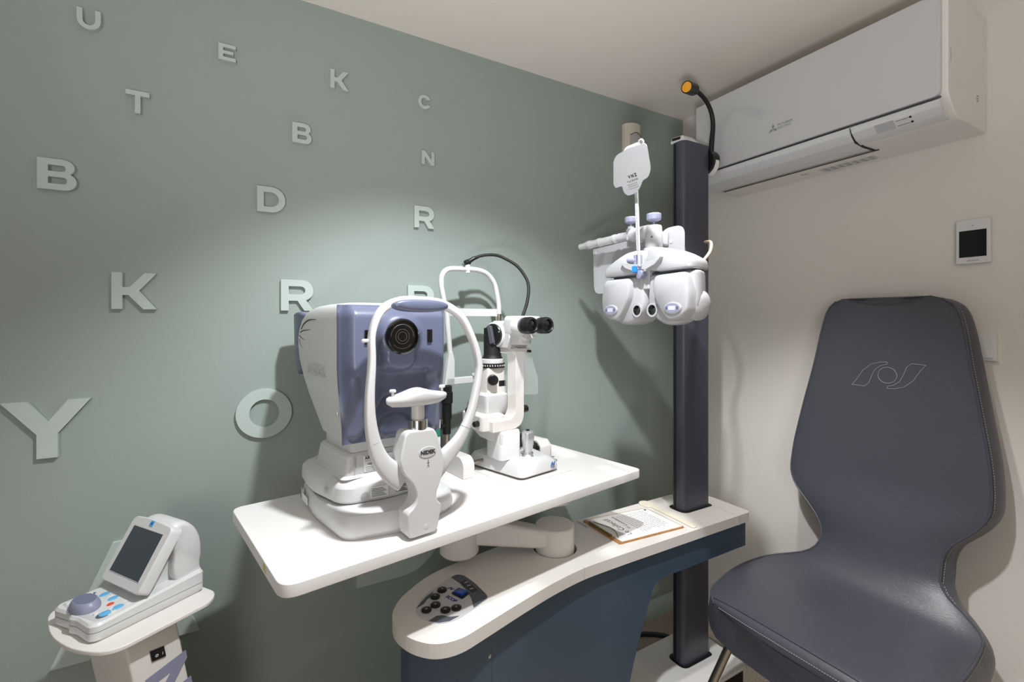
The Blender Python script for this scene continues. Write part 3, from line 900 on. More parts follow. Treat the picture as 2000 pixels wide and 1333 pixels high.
part(cc, 'chrome_collar', lathe([(0.0215, 0.236), (0.0215, 0.256), (0.0195, 0.2575), (0.0145, 0.2575)], (0.284, 0.034, 0), n=36), CHROME)
lo = []
for dz, k, vv in ((0.286, 0.45, 0.30), (0.289, 0.80, 0.70), (0.297, 0.97, 0.95), (0.304, 1.0, 1.0), (0.309, 0.98, 0.97), (0.312, 0.90, 0.86), (0.314, 0.5, 0.5)):
    l = []
    for i in range(48):
        t = 2 * PI * i / 48
        c, s = math.cos(t), math.sin(t)
        u = 0.0735 * k * c
        w = 0.029 * vv * (1 - 0.45 * abs(c) ** 3)
        hump = 0.012 * math.exp(-(u / 0.030) ** 2)
        l.append((0.282 + u, 0.030 + w * s - 0.004 * math.cos(u * 60), dz + hump * (1.0 if dz > 0.3 else 0.2) - 0.10 * abs(u) * (1 if dz < 0.3 else 0) * 0))
    lo.append(l)
cr = part(AR, 'chin_rest', loft(lo), PLAST, angle=60)
for u0 in (0.224, 0.344):
    part(cr, 'paper_pin', lathe([(0.0028, 0.0), (0.0028, 0.010), (0.0068, 0.011), (0.0075, 0.014), (0.006, 0.017), (0, 0.0175)], (u0, 0.032, 0.310), n=18), PLAST)

# ------------------------------------------------------------------ slit lamp (right instrument on the table)
SL = thing('slit_lamp', 'white slit lamp with black binocular eyepieces on the right of the tabletop', 'slit lamp', (0.74, 0.25, 0), TABLE)
B0 = [(0.676, 0.146), (0.838, 0.152), (0.858, 0.30), (0.850, 0.385), (0.642, 0.385)]
B1 = [(0.683, 0.157), (0.818, 0.164), (0.836, 0.30), (0.830, 0.375), (0.654, 0.375)]
sb = part(SL, 'base', stack([(inset(B0, 0.004), 0.008), (B0, 0.012), (inset(B0, 0.002), 0.030), (B1, 0.046), (inset(B1, 0.010), 0.051), (inset(B1, 0.02), 0.0515)], 0.022, 5), PLAST, angle=30)
part(sb, 'base_gap', stack([(inset(B0, 0.009), 0.002), (inset(B0, 0.009), 0.0082)], 0.02), mat('slide_rail_metal', (120, 112, 104), 0.4, 0.5))
part(sb, 'emblem', eye_logo((0.806, 0.1490, 0.030), (1, 0.037, 0), (0, 0.02, 1), 0.0105, 0.0012), INKBL)
part(sb, 'lettering', text('NIDEK', 0.006, (0.8085, 0.1495, 0.0185), (1, 0.037, 0), (0, 0, 1), 0.0012), INKG)
part(sb, 'slide_plate', prism(rect(0.63, 0.130, 0.88, 0.40, 0.01), 0.0004, 0.0020), LAM)
part(sb, 'lock_knob', lathe([(0.004, 0), (0.004, 0.006), (0.0055, 0.007), (0.0055, 0.011), (0.003, 0.012)], (0.700, 0.262, 0.050), n=16), BRASS)
jy = part(SL, 'joystick', lathe([(0.021, 0), (0.014, 0.006), (0.0115, 0.012), (0.0135, 0.022), (0.0185, 0.050), (0.0198, 0.062), (0.0192, 0.066), (0.0198, 0.069), (0.0186, 0.076), (0.012, 0.080), (0, 0.081)], (0.752, 0.206, 0.050), n=28), SILVER)
for i in range(14):
    t = 2 * PI * i / 14
    part(jy, 'grip_rib', tube([(0.752 + 0.0143 * math.cos(t), 0.206 + 0.0143 * math.sin(t), 0.074), (0.752 + 0.0192 * math.cos(t), 0.206 + 0.0192 * math.sin(t), 0.108)], 0.0013, 6, 0), SILVER)
part(jy, 'push_button', lathe([(0.006, 0.079), (0.006, 0.084), (0, 0.0845)], (0.752, 0.206, 0.050), n=16), BLACK)
# pillar and foot arm
part(SL, 'pillar_block', loft([[(u, v, z) for u, v in roundpoly([(0.650, 0.210), (0.732, 0.210), (0.738, 0.300), (0.655, 0.300)], 0.02, 5)] for z in (0.051, 0.128)] + [[(u, v, 0.134) for u, v in roundpoly([(0.654, 0.214), (0.728, 0.214), (0.734, 0.296), (0.659, 0.296)], 0.018, 5)]]), PLAST, angle=50)
part(SL, 'foot_arm', loft([[(u0, 0.212, 0.095), (u0, 0.212, 0.138), (u0, 0.33, 0.150), (u0, 0.40, 0.152), (u0, 0.40, 0.132), (u0, 0.33, 0.102)] for u0 in (0.652, 0.728)]), PLAST, bevel=0.008, seg=3)
part(SL, 'top_disc', lathe([(0.008, 0), (0.008, 0.0012), (0, 0.0013)], (0.712, 0.236, 0.1375), n=24), GREYW)
# L shaped microscope arm
LA = [(0.625, 0.138), (0.712, 0.138), (0.738, 0.150), (0.748, 0.175), (0.748, 0.385), (0.715, 0.392), (0.714, 0.195), (0.700, 0.172), (0.625, 0.172)]
la = part(SL, 'microscope_arm', prism(roundpoly(LA, [0.004, 0.02, 0.02, 0.015, 0.004, 0.004, 0.015, 0.02, 0.004], 4), 0.218, 0.262, 'y'), PLAST2, bevel=0.004)
part(SL, 'arm_yoke', prism(roundpoly([(0.600, 0.24), (0.68, 0.225), (0.70, 0.30), (0.69, 0.37), (0.61, 0.37)], 0.015, 4), 0.140, 0.186), PLAST2, bevel=0.004)
part(SL, 'centring_knob', lathe([(0.012, 0), (0.012, 0.024), (0.010, 0.026), (0, 0.026)], (0.748, 0.236, 0.193), (1, 0.05, 0), 24), BLACK)
part(SL, 'centring_knob', lathe([(0.009, 0), (0.009, 0.018), (0.007, 0.020), (0, 0.020)], (0.604, 0.262, 0.163), (-1, -0.2, 0), 20), BLACK)
part(SL, 'centring_knob', lathe([(0.010, 0), (0.013, 0.008), (0.010, 0.020), (0.011, 0.028), (0, 0.029)], (0.612, 0.30, 0.196), (-1, -0.25, 0.1), 20), BLACK)
# illumination tower
part(SL, 'tower_block', stack([(rect(0.640, 0.275, 0.722, 0.345), 0.176), (rect(0.638, 0.270, 0.726, 0.345), 0.182), (rect(0.638, 0.270, 0.726, 0.345), 0.240), (rect(0.644, 0.277, 0.720, 0.34), 0.247)], 0.010, 4), PLAST, angle=40)
part(SL, 'tower_neck', stack([(rect(0.650, 0.278, 0.726, 0.34), 0.247), (rect(0.652, 0.280, 0.724, 0.34), 0.285), (rect(0.655, 0.282, 0.724, 0.338), 0.326)], 0.012, 4), PLAST2, angle=40)
kn = part(SL, 'slit_width_knob', lathe([(0.014, 0), (0.014, 0.004), (0.0165, 0.005), (0.0165, 0.020), (0.014, 0.022), (0, 0.021)], (0.668, 0.280, 0.290), (-0.5, -1, 0), 28), BLACK)
part(SL, 'scale_window', box(0.694, 0.2785, 0.266, 0.722, 0.281, 0.284), BLACK)
tg = part(SL, 'dial_ring', lathe([(0.040, 0.325), (0.0415, 0.328), (0.0415, 0.338), (0.039, 0.340)], (0.690, 0.310, 0), n=40), BLACK)
for i in range(16):
    t = R(180 + i * 11.25)
    part(tg, 'tick', box(-0.001, 0, 0, 0.001, 0.001, 0.006) if False else xf(box(-0.0014, -0.0006, -0.0025, 0.0014, 0.0006, 0.0025), Matrix.Translation((0.690 + 0.0416 * math.cos(t), 0.310 + 0.0416 * math.sin(t), 0.333)) @ Matrix.Rotation(t + PI / 2, 4, 'Z')), PLAST)
part(SL, 'lamp_collar', lathe([(0.038, 0.340), (0.038, 0.352), (0.034, 0.354)], (0.690, 0.310, 0), n=36), PLAST)
lh = part(SL, 'lamp_housing', join(lathe([(0.036, 0.352), (0.030, 0.360), (0.028, 0.366), (0.028, 0.428), (0.020, 0.430)], (0.692, 0.312, 0), n=28), box(0.668, 0.300, 0.42, 0.682, 0.325, 0.452)), BLACKM)
# microscope
mb = part(SL, 'microscope_body', prism(roundpoly([(0.232, 0.385), (0.232, 0.470), (0.325, 0.476), (0.335, 0.45), (0.318, 0.388)], 0.012, 4), 0.700, 0.775, 'x'), PLAST, bevel=0.006, seg=3)
KC, KD = Vector((0.690, 0.297, 0.430)), Vector((-0.97, -0.243, 0.0))
KU = Vector((-0.243, 0.97, 0.0))
part(SL, 'knob_boss', lathe([(0.040, -0.030), (0.041, 0.002), (0.036, 0.006)], KC, KD, 36), PLAST)
dk = part(SL, 'magnification_knob', lathe([(0.036, 0), (0.036, 0.010), (0.033, 0.013), (0, 0.0135)], KC, KD, 40), BLACK)
part(dk, 'knob_handle', loft([[tuple(KC + KU * a + Vector((0, 0, q)) + KD * h) for a, q in roundpoly([(-0.015, -0.026), (0.001, -0.030), (0.013, 0.026), (-0.002, 0.030)], 0.004, 3)] for h in (0.013, 0.024)]), GRAPH, bevel=0.002)
for t in (20, 70, 160, 250, 310):
    part(dk, 'magnification_mark', lathe([(0.0022, 0), (0.0022, 0.0006)], KC + KU * (0.030 * math.cos(R(t))) + Vector((0, 0, 0.030 * math.sin(R(t)))) + KD * 0.0125, KD, 10), GREYW)
part(SL, 'lens_mount', join(box(0.706, 0.215, 0.372, 0.768, 0.30, 0.388), lathe([(0.03, 0), (0.03, 0.014)], (0.74, 0.268, 0.376), n=32)), PLAST2)
part(SL, 'small_knob', lathe([(0.004, 0), (0.004, 0.012), (0, 0.0125)], (0.760, 0.216, 0.379), (0.3, -1, 0), 14), BLACK)
ph = part(SL, 'prism_housing', loft([[(u, v, z) for u, z in roundpoly([(0.700, 0.425), (0.736, 0.410), (0.772, 0.425), (0.776, 0.490), (0.696, 0.490)], 0.016, 5)] for v in (0.255, 0.190)] + [[(0.736 + (u - 0.736) * 0.92, 0.184, 0.455 + (z - 0.455) * 0.9) for u, z in roundpoly([(0.700, 0.425), (0.736, 0.410), (0.772, 0.425), (0.776, 0.490), (0.696, 0.490)], 0.016, 5)]]), PLAST, angle=50)
part(ph, 'housing_base', prism(ell(0.738, 0.235, 0.036, 0.045, 32), 0.400, 0.430), PLAST, bevel=0.006)
for u0 in (0.704, 0.767):
    part(ph, 'eyepiece_seat', lathe([(0.031, 0), (0.029, 0.020), (0.0245, 0.026)], (u0, 0.197, 0.459), (0.03, -1, 0.03), 32), PLAST)
    ey = part(SL, 'eyepiece', lathe([(0.0225, 0.0), (0.0225, 0.020), (0.0245, 0.0215), (0.0255, 0.024), (0.0255, 0.050), (0.0235, 0.055), (0.019, 0.057), (0.0165, 0.054), (0.016, 0.048), (0, 0.049)], (u0, 0.185, 0.4595), (0.03, -1, 0.03), 40), BLACK)
    part(ey, 'ocular_lens', lathe([(0.0135, 0.0485), (0.0135, 0.0510), (0, 0.0530)], (u0, 0.185, 0.4595), (0.03, -1, 0.03), 32), GLOSSB)
    part(ey, 'diopter_ring', lathe([(0.0232, 0.010), (0.0240, 0.011), (0.0240, 0.019), (0.0232, 0.020)], (u0, 0.185, 0.4595), (0.03, -1, 0.03), 40), GRAPH)
part(SL, 'breath_shield', prism(roundpoly([(0.640, 0.385), (0.733, 0.38), (0.752, 0.325), (0.763, 0.30), (0.763, 0.248), (0.634, 0.256), (0.632, 0.31), (0.645, 0.33)], 0.008, 4), 0.170, 0.1715, 'y'), MIST)
# headrest
tbp = [(0.612, 0.36), (0.603, 0.45), (0.598, 0.50), (0.586, 0.55), (0.578, 0.595), (0.582, 0.627), (0.604, 0.647), (0.650, 0.652), (0.720, 0.653), (0.765, 0.641), (0.795, 0.61), (0.807, 0.575), (0.815, 0.535), (0.817, 0.500)]
hf = part(SL, 'headrest_frame', tube([(u, 0.440, z) for u, z in tbp], 0.0088, 14), PLAST, angle=60)
for u0 in (0.598, 0.817):
    part(SL, 'headrest_post', rod((u0, 0.440, 0.0005), (u0, 0.440, 0.52 if u0 > 0.7 else 0.15), 0.0082 if u0 > 0.7 else 0.010, n=16), STEEL)
part(SL, 'headrest_strap', loft([[(u0, 0.440 + 0.022 * math.sin(PI * k / 10), z) for z in (0.492, 0.518)] + [(u0, 0.4425 + 0.022 * math.sin(PI * k / 10), z) for z in (0.518, 0.492)] for k, u0 in [(k, 0.602 + 0.213 * k / 10) for k in range(11)]]), PLAST, angle=60)
part(SL, 'headrest_rail', loft([[(0.592, 0.430, 0.262), (0.592, 0.450, 0.262), (0.592, 0.450, 0.284), (0.592, 0.430, 0.284)], [(0.748, 0.430, 0.262), (0.748, 0.450, 0.262), (0.748, 0.450, 0.284), (0.748, 0.430, 0.284)]]), PLAST, bevel=0.002)
part(SL, 'side_bracket', prism([(0.585, 0.262), (0.624, 0.262), (0.624, 0.345), (0.616, 0.372), (0.604, 0.372)], 0.430, 0.450, 'y'), PLAST, bevel=0.002)
part(SL, 'headrest_rail', box(0.745, 0.432, 0.262, 0.822, 0.448, 0.282), PLAST, bevel=0.002)
part(SL, 'chin_cup', prism(roundpoly([(0.690, 0.42), (0.712, 0.405), (0.765, 0.405), (0.785, 0.42), (0.765, 0.465), (0.712, 0.465)], 0.012, 4), 0.284, 0.292), PLAST, bevel=0.003)
part(SL, 'height_handle', lathe([(0.017, 0.150), (0.017, 0.200), (0.0205, 0.203), (0.0205, 0.238), (0.018, 0.240), (0.018, 0.258), (0.014, 0.260)], (0.598, 0.440, 0), n=24), BLACK)
part(SL, 'clamp_lever', join(rod((0.598, 0.44, 0.128), (0.545, 0.42, 0.128), 0.008), lathe([(0.014, 0.10), (0.014, 0.15)], (0.598, 0.44, 0))), BLACK)
# fixation lamp on a flexible arm
part(SL, 'lamp_clamp', join(lathe([(0.009, 0.640), (0.009, 0.668)], (0.681, 0.44, 0), n=18)), PLAST)
fx = part(SL, 'fixation_lamp', join(lathe([(0.0, -0.012), (0.0095, -0.010), (0.0105, -0.004), (0.0105, 0.006), (0.007, 0.010)], (0.681, 0.44, 0.676), (1, 0, 0.35), 18),
                                    tube([(0.681, 0.44, 0.676), (0.700, 0.43, 0.690), (0.717, 0.425, 0.697)], [0.008, 0.0068, 0.0048], 14, 4)), BLACK)
part(SL, 'flexible_arm', tube([(0.700, 0.43, 0.691), (0.719, 0.42, 0.699), (0.739, 0.41, 0.7035), (0.762, 0.385, 0.702), (0.779, 0.36, 0.690), (0.803, 0.32, 0.661), (0.810, 0.28, 0.615), (0.804, 0.262, 0.578), (0.789, 0.252, 0.537), (0.770, 0.245, 0.503), (0.756, 0.242, 0.480)], 0.0052, 12), BLACKM)
part(SL, 'mirror_string', tube([(0.681, 0.44, 0.672), (0.665, 0.435, 0.664), (0.652, 0.43, 0.668), (0.66, 0.43, 0.662), (0.676, 0.44, 0.655)], 0.0012, 6), BLACK)
# rails covers and the drive wheel
for u0, u1, dirn in ((0.556, 0.596, 1), (0.868, 0.916, -1)):
    prof = roundpoly([(0.272, 0.0005), (0.272, 0.045), (0.290, 0.062), (0.42, 0.060), (0.42, 0.0005)], [0.002, 0.018, 0.02, 0.004, 0.002], 5)
    if dirn > 0:
        part(SL, 'rail_cover', prism(prof, u0, u1, 'x'), PLAST2, bevel=0.002)
    else:
        inn = roundpoly([(0.272, 0.0005), (0.272, 0.045), (0.290, 0.062), (0.42, 0.060), (0.42, 0.0005), (0.415, 0.0005), (0.415, 0.055), (0.292, 0.056), (0.278, 0.043), (0.278, 0.0005)], 0.004, 3)
        part(SL, 'rail_cover', join(prism(inn, u0, u1, 'x'), prism(prof, u1 - 0.004, u1, 'x')), PLAST2)
part(SL, 'drive_wheel', lathe([(0.026, 0), (0.028, 0.004), (0.028, 0.014), (0.026, 0.018), (0.018, 0.018), (0.016, 0.012), (0, 0.012)], (0.868, 0.315, 0.034), (-1, 0, 0), 32), BLACK)
part(SL, 'axle', rod((0.596, 0.315, 0.030), (0.90, 0.315, 0.030), 0.006), STEEL)
part(SL, 'brake_block', join(box(0.790, 0.30, 0.05, 0.815, 0.33, 0.092), lathe([(0.012, 0), (0.012, 0.022)], (0.80, 0.30, 0.085), (0, -1, 0), 20)), BLACK, bevel=0.002)

# dropper bottle between the two instruments
DB = thing('dropper_bottle', 'small brown dropper bottle with white and green label behind the autorefractor', 'bottle', (0.500, 0.345, 0), TABLE)
part(DB, 'bottle', lathe([(0.016, 0.0), (0.017, 0.002), (0.017, 0.190), (0.015, 0.198), (0.009, 0.203), (0.009, 0.206)], (0.500, 0.345, 0), n=28), BOTTLE)
part(DB, 'label', lathe([(0.0173, 0.10), (0.0173, 0.175)], (0.500, 0.345, 0), n=28), PAPER)
part(DB, 'label_band', lathe([(0.0175, 0.125), (0.0175, 0.150)], (0.500, 0.345, 0), n=28), GREENL)
part(DB, 'dropper_tip', lathe([(0.009, 0.203), (0.010, 0.206), (0.006, 0.212), (0.0025, 0.222), (0.002, 0.226)], (0.500, 0.345, 0), n=20), PLAST)

# ------------------------------------------------------------------ phoropter on its arm, facing along -x
PY = 1.021
PHF = Frame((0, 0, 0.1092), 0, 0.922)  # phoropter and card scaled about the camera, so nearer at the same image size
PH = thing('phoropter', 'white phoropter with twin refractor heads hanging in front of the dark column', 'phoropter', (1.10, PY, 1.39), PHF)


def sx(sign, pts):
    return [(PY + sign * a, z) for a, z in pts]


for sg in (1, -1):
    outl = roundpoly([(0.012, 1.545), (0.196, 1.545), (0.199, 1.46), (0.192, 1.432), (0.150, 1.402), (0.095, 1.388), (0.045, 1.402), (0.010, 1.438), (0.006, 1.48)], [0.006, 0.008, 0.05, 0.04, 0.05, 0.07, 0.05, 0.04, 0.03], 6)
    lv = []
    for x, k, ky in ((1.140, 0.84, 0.74), (1.132, 0.93, 0.78), (1.115, 0.98, 0.82), (1.080, 1.0, 0.90), (1.062, 0.99, 0.92), (1.052, 0.94, 0.92), (1.047, 0.86, 0.92)):
        lv.append([(x, PY + sg * ky * (0.103 + (a - 0.103) * k), 1.47 + (z - 1.47) * k) for a, z in outl])
    h = part(PH, 'refractor_head', loft(lv), PHOP, angle=50)
    # raised front plate
    fpz = roundpoly([(0.052, 1.538), (0.165, 1.540), (0.178, 1.48), (0.172, 1.43), (0.150, 1.412), (0.105, 1.402), (0.080, 1.43), (0.052, 1.475), (0.046, 1.505)], 0.02, 5)
    lv = []
    for x, k in ((1.060, 1.05), (1.038, 1.0), (1.029, 0.97), (1.025, 0.90)):
        lv.append([(x, PY + sg * (0.118 + (a - 0.118) * k), 1.475 + (z - 1.475) * k) for a, z in fpz])
    part(h, 'front_plate', loft(lv), PHOP, angle=60)
    part(h, 'aperture_ring', ring(0.0155, 0.021, 0, 0.006, (1.0485, PY + sg * 0.031, 1.437), (-1, 0, 0), 32), PHOP)
    part(h, 'aperture', lathe([(0.0165, 0.0), (0.0160, 0.005), (0.010, 0.0035), (0, 0.003)], (1.0485, PY + sg * 0.031, 1.437), (-1, 0, 0), 32), GLOSSB)
    part(h, 'side_dome', lathe([(0.044, 0), (0.041, 0.010), (0.031, 0.019), (0.018, 0.023), (0, 0.024)], (1.088, PY + sg * 0.158, 1.448), (0, sg, -0.1), 32), PHOP, angle=60)
    bg = part(h, 'badge', loft([[(x, y, z) for y, z in ell(PY + sg * 0.126, 1.440, 0.030 * k, 0.0165 * k, 32)] for x, k in ((1.028, 1.0), (1.0215, 1.0), (1.0200, 0.93))]), PHOP)
    part(bg, 'badge_face', loft([[(x, y, z) for y, z in ell(PY + sg * 0.126, 1.440, 0.0265, 0.0130, 32)] for x in (1.021, 1.0192)]), LILAC)
    part(bg, 'badge_window', prism(rect(PY + sg * 0.126 - 0.012, 1.434, PY + sg * 0.126 + 0.012, 1.446, 0.003), 1.0188, 1.0195, 'x'), mat('badge_silver', (196, 200, 216), 0.3))
    for dy in (-0.019, 0.019):
        part(bg, 'badge_mark', prism(rect(PY + sg * 0.126 + dy - 0.003, 1.436, PY + sg * 0.126 + dy + 0.003, 1.444, 0.002), 1.0188, 1.0195, 'x'), GRAPH)
# top cover, two halves
for sg in (1, -1):
    tc_ = roundpoly([(0.004, 1.560), (0.060, 1.549), (0.192, 1.549), (0.190, 1.575), (0.135, 1.602), (0.070, 1.622), (0.020, 1.624), (0.012, 1.592)], [0.01, 0.01, 0.006, 0.02, 0.06, 0.05, 0.01, 0.01], 5)
    lv = []
    for x, k, ky in ((1.150, 0.9, 0.76), (1.140, 0.98, 0.80), (1.065, 1.0, 0.90), (1.045, 0.985, 0.92), (1.037, 0.93, 0.92), (1.034, 0.86, 0.92)):
        lv.append([(x, PY + sg * ky * (0.098 + (a - 0.098) * k), 1.580 + (z - 1.580) * k) for a, z in tc_])
    tcv = part(PH, 'top_cover', loft(lv), PHOP, angle=55)
    wing = roundpoly([(0.006, 1.575), (0.085, 1.590), (0.060, 1.570), (0.020, 1.556)], 0.004, 3)
    part(tcv, 'wing', loft([[(1.045, PY + sg * a, z) for a, z in wing], [(1.022, PY + sg * a, z) for a, z in wing]]), PHOP, bevel=0.003)
part(PH, 'centre_bracket', box(1.05, PY - 0.014, 1.50, 1.13, PY + 0.014, 1.60), PHOP, bevel=0.004)
part(PH, 'forehead_knob', lathe([(0.012, 0), (0.013, 0.02), (0, 0.022)], (1.048, PY + 0.006, 1.546), (-1, 0.1, 0), 20), LILAC)
part(PH, 'forehead_rest', box(1.085, PY - 0.016, 1.455, 1.10, PY - 0.002, 1.54), LILAC, bevel=0.004)
part(PH, 'cover_gap', box(1.062, PY - 0.155, 1.5445, 1.12, PY + 0.155, 1.5495), GRAPH)
# post, arm and knobs
part(PH, 'suspension_post', lathe([(0.034, 1.615), (0.034, 1.640), (0.0335, 1.642), (0.0270, 1.643), (0.0285, 1.648), (0.0255, 1.712), (0.0235, 1.716), (0, 1.717)], (1.15, 1.083, 0), n=36), PHOP)
part(PH, 'post_screw', lathe([(0.003, 0), (0.003, 0.003)], (1.123, 1.066, 1.675), (-0.9, -0.5, 0), 12), GRAPH)


def knob(c, r, h):
    return join(lathe([(0.0045, -0.016), (0.0045, 0.0)], c, n=14), lathe([(r * 0.45, 0), (r * 0.95, h * 0.22), (r, h * 0.4), (r, h * 0.85), (r * 0.9, h), (0, h * 1.02)], c, n=12))


part(PH, 'height_knob', knob((1.15, 1.083, 1.730), 0.024, 0.026), LILAC, angle=20)
part(PH, 'tilt_knob', knob((1.15, 1.188, 1.742), 0.021, 0.023), LILAC, angle=20)
part(PH, 'knob_seat', lathe([(0.016, 1.685), (0.016, 1.722), (0.011, 1.727), (0.011, 1.732)], (1.15, 1.188, 0), n=24), PHOP)
part(PH, 'arm_tube', rod((1.15, 1.095, 1.700), (1.15, 1.178, 1.700), 0.024), PHOP)
part(PH, 'arm_tube', rod((1.15, 1.178, 1.700), (1.15, 1.245, 1.702), 0.0165), PHOP)
part(PH, 'level_tube', rod((1.15, 1.245, 1.702), (1.15, 1.43, 1.702), 0.0150, n=20), CLEARP)
for y in (1.262, 1.345, 1.405):
    part(PH, 'tube_band', rod((1.15, y, 1.702), (1.15, y + 0.012, 1.702), 0.0168, n=24), PHOP)
part(PH, 'tube_end', rod((1.15, 1.43, 1.702), (1.15, 1.468, 1.702), 0.012, n=20), CLEARP)
part(PH, 'support_arm', loft([[(1.52, 1.262, 1.64), (1.52, 1.312, 1.64), (1.52, 1.312, 1.70), (1.52, 1.262, 1.70)], [(1.19, 1.06, 1.65), (1.17, 1.11, 1.65), (1.17, 1.11, 1.70), (1.19, 1.06, 1.70)], [(1.13, 1.07, 1.66), (1.13, 1.10, 1.66), (1.13, 1.10, 1.69), (1.13, 1.07, 1.69)]]), PHOP, bevel=0.006)
bp_ = part(PH, 'back_panel', prism(roundpoly([(1.005, 1.53), (1.005, 1.713), (1.075, 1.713), (1.10, 1.700), (1.453, 1.694), (1.446, 1.512), (1.06, 1.512)], [0.02, 0.045, 0.02, 0.01, 0.006, 0.035, 0.02], 6), 1.2, 1.206, 'x'), PHOP, bevel=0.0015)
for y, z in ((1.436, 1.676), (1.055, 1.665)):
    part(bp_, 'screw', lathe([(0.006, 0), (0.006, 0.002), (0, 0.0025)], (1.2, y, z), (-1, 0, 0), 16), GREYW)
part(PH, 'rod_clamp', join(box(1.026, 1.030, 1.560, 1.046, 1.050, 1.608), rod((1.036, 1.04, 1.590), (1.024, 1.072, 1.594), 0.009)), LILAC, bevel=0.002)
part(PH, 'rod_stop', box(1.018, 1.032, 1.553, 1.034, 1.048, 1.572), mat('bright_blue_plastic', (40, 130, 200), 0.35), bevel=0.001)
rdm = part(PH, 'near_rod', loft([[(1.026, 1.024, 1.57), (1.026, 1.034, 1.57), (1.032, 1.034, 1.57), (1.032, 1.024, 1.57)], [(1.026, 1.040, 1.935), (1.026, 1.050, 1.935), (1.032, 1.050, 1.935), (1.032, 1.040, 1.935)]]), PHOP)
tk = []
for i in range(34):
    z = 1.62 + i * 0.006
    y = 1.029 + (z - 1.57) / 0.365 * 0.016
    tk.append(box(1.0254, y - 0.004, z, 1.0261, y + (0.001 if i % 5 else 0.004), z + 0.0008))
part(rdm, 'scale_marks', join(*tk), INKG, stuff=True)
part(PH, 'signal_cable', tube([(1.11, 0.94, 1.575), (1.25, 0.995, 1.588), (1.36, 1.062, 1.610), (1.41, 1.068, 1.650), (1.45, 1.095, 1.690), (1.60, 1.235, 1.725)], 0.0055, 12), mat('beige_cable', (206, 188, 168), 0.5))

# near chart card at the top of the rod
NC = thing('near_chart_card', 'white near reading card with tiny letters hanging high on the phoropter rod', 'chart card', (1.02, 1.05, 1.86), PHF)
CUP, CN, CP0 = Vector((-0.5, 0, 0.866)), Vector((-0.866, 0, -0.5)), Vector((1.0, 1.05, 1.80))     # the card leans forward, tilted so the table spot lights it less


def cardpt(a, b2, d=0.0):
    return tuple(CP0 + Vector((0, a, 0)) + CUP * b2 + CN * d)


def cardplate(poly, d0, d1):
    return loft([[cardpt(a, b2, d) for a, b2 in poly] for d in (d0, d1)])


crd = roundpoly([(0.0035, 0.1002), (-0.0177, 0.1117), (-0.0725, 0.1142), (-0.1258, 0.1101), (-0.1307, 0.101), (-0.115, 0.0369), (-0.0964, 0.0182), (-0.0737, 0.0155), (-0.0559, -0.0009), (-0.0298, -0.0139), (0.0017, -0.0139), (0.0126, -0.0009), (0.0088, 0.0209), (0.0378, 0.0209), (0.0405, 0.0334)], [0.012, 0.012, 0.01, 0.014, 0.012, 0.026, 0.012, 0.007, 0.018, 0.02, 0.02, 0.012, 0.007, 0.012, 0.018], 5)  # outline cast from image pixels onto the tilted card plane
part(NC, 'card', cardplate(crd, -0.001, 0.001), mat('card_plastic', (176, 176, 180), 0.5))
CRT, CTU = (0, -0.99, 0.0), tuple(CUP * 0.99 - Vector((0, 0.0, 0)))
part(NC, 'lettering', text('V N Z', 0.0125, cardpt(-0.044, 0.0378, 0.001), CRT, CTU, 0.0003, bold=0.0006), INKB)
part(NC, 'lettering', text('T A C B D R S', 0.0072, cardpt(-0.038, 0.0254, 0.001), CRT, CTU, 0.0003), INKB)
part(NC, 'print_lines', join(*[cardplate(rect(-0.052 + 0.0045 * k, b2, -0.049 + 0.0045 * k, b2 + 0.0022), 0.0009, 0.0013) for b2 in (0.0155, 0.0095, 0.003) for k in range(9)]), INKG, stuff=True)
part(NC, 'clip', cardplate(roundpoly([(-0.0979, 0.0986), (-0.0347, 0.0952), (-0.0400, 0.1131), (-0.0564, 0.1205), (-0.0973, 0.1191), (-0.1051, 0.1125)], 0.008, 4), -0.010, -0.002), GREYW, bevel=0.002)
part(NC, 'loop', ring(0.0065, 0.0095, -0.002, 0.002, cardpt(-0.1130, 0.1149, -0.004), tuple(CN), 24), GREYW)
part(NC, 'rod_sleeve', rod((1.029, 1.043, 1.86), (0.965, 1.047, 1.90), 0.006), GREYW)

# motion sensor on the wall
MS = thing('motion_sensor', 'small cream motion sensor high on the green wall above the phoropter', 'motion sensor', (1.515, YW, 2.23))
mp_ = [(a, b2) for a, b2 in roundpoly([(1.468, 1.573), (1.468, 1.552), (1.49, 1.533), (1.515, 1.527), (1.542, 1.533), (1.562, 1.552), (1.562, 1.573)], [0.001, 0.01, 0.02, 0.02, 0.02, 0.01, 0.001], 4)]
msb = part(MS, 'housing', prism(mp_, 2.13, 2.298), CREAM, bevel=0.004)
part(msb, 'sensor_window', loft([[(x, y - 0.0012, z) for x, y in ((1.484, 1.5385), (1.50, 1.531), (1.515, 1.527), (1.53, 1.530), (1.547, 1.5365))] + [(x, y + 0.003, z) for x, y in ((1.547, 1.5365), (1.53, 1.530), (1.515, 1.527), (1.50, 1.531), (1.484, 1.5385))] for z in (2.185, 2.25)]), GREYW)
part(msb, 'crease', tube([(1.485, 1.5372, 2.243), (1.50, 1.5295, 2.252), (1.515, 1.526, 2.255), (1.53, 1.529, 2.252), (1.546, 1.535, 2.244)], 0.0014, 6), BLACKM)
part(msb, 'crease', tube([(1.485, 1.5372, 2.172), (1.50, 1.5295, 2.178), (1.515, 1.526, 2.186), (1.53, 1.529, 2.192)], 0.0012, 6), BLACKM)

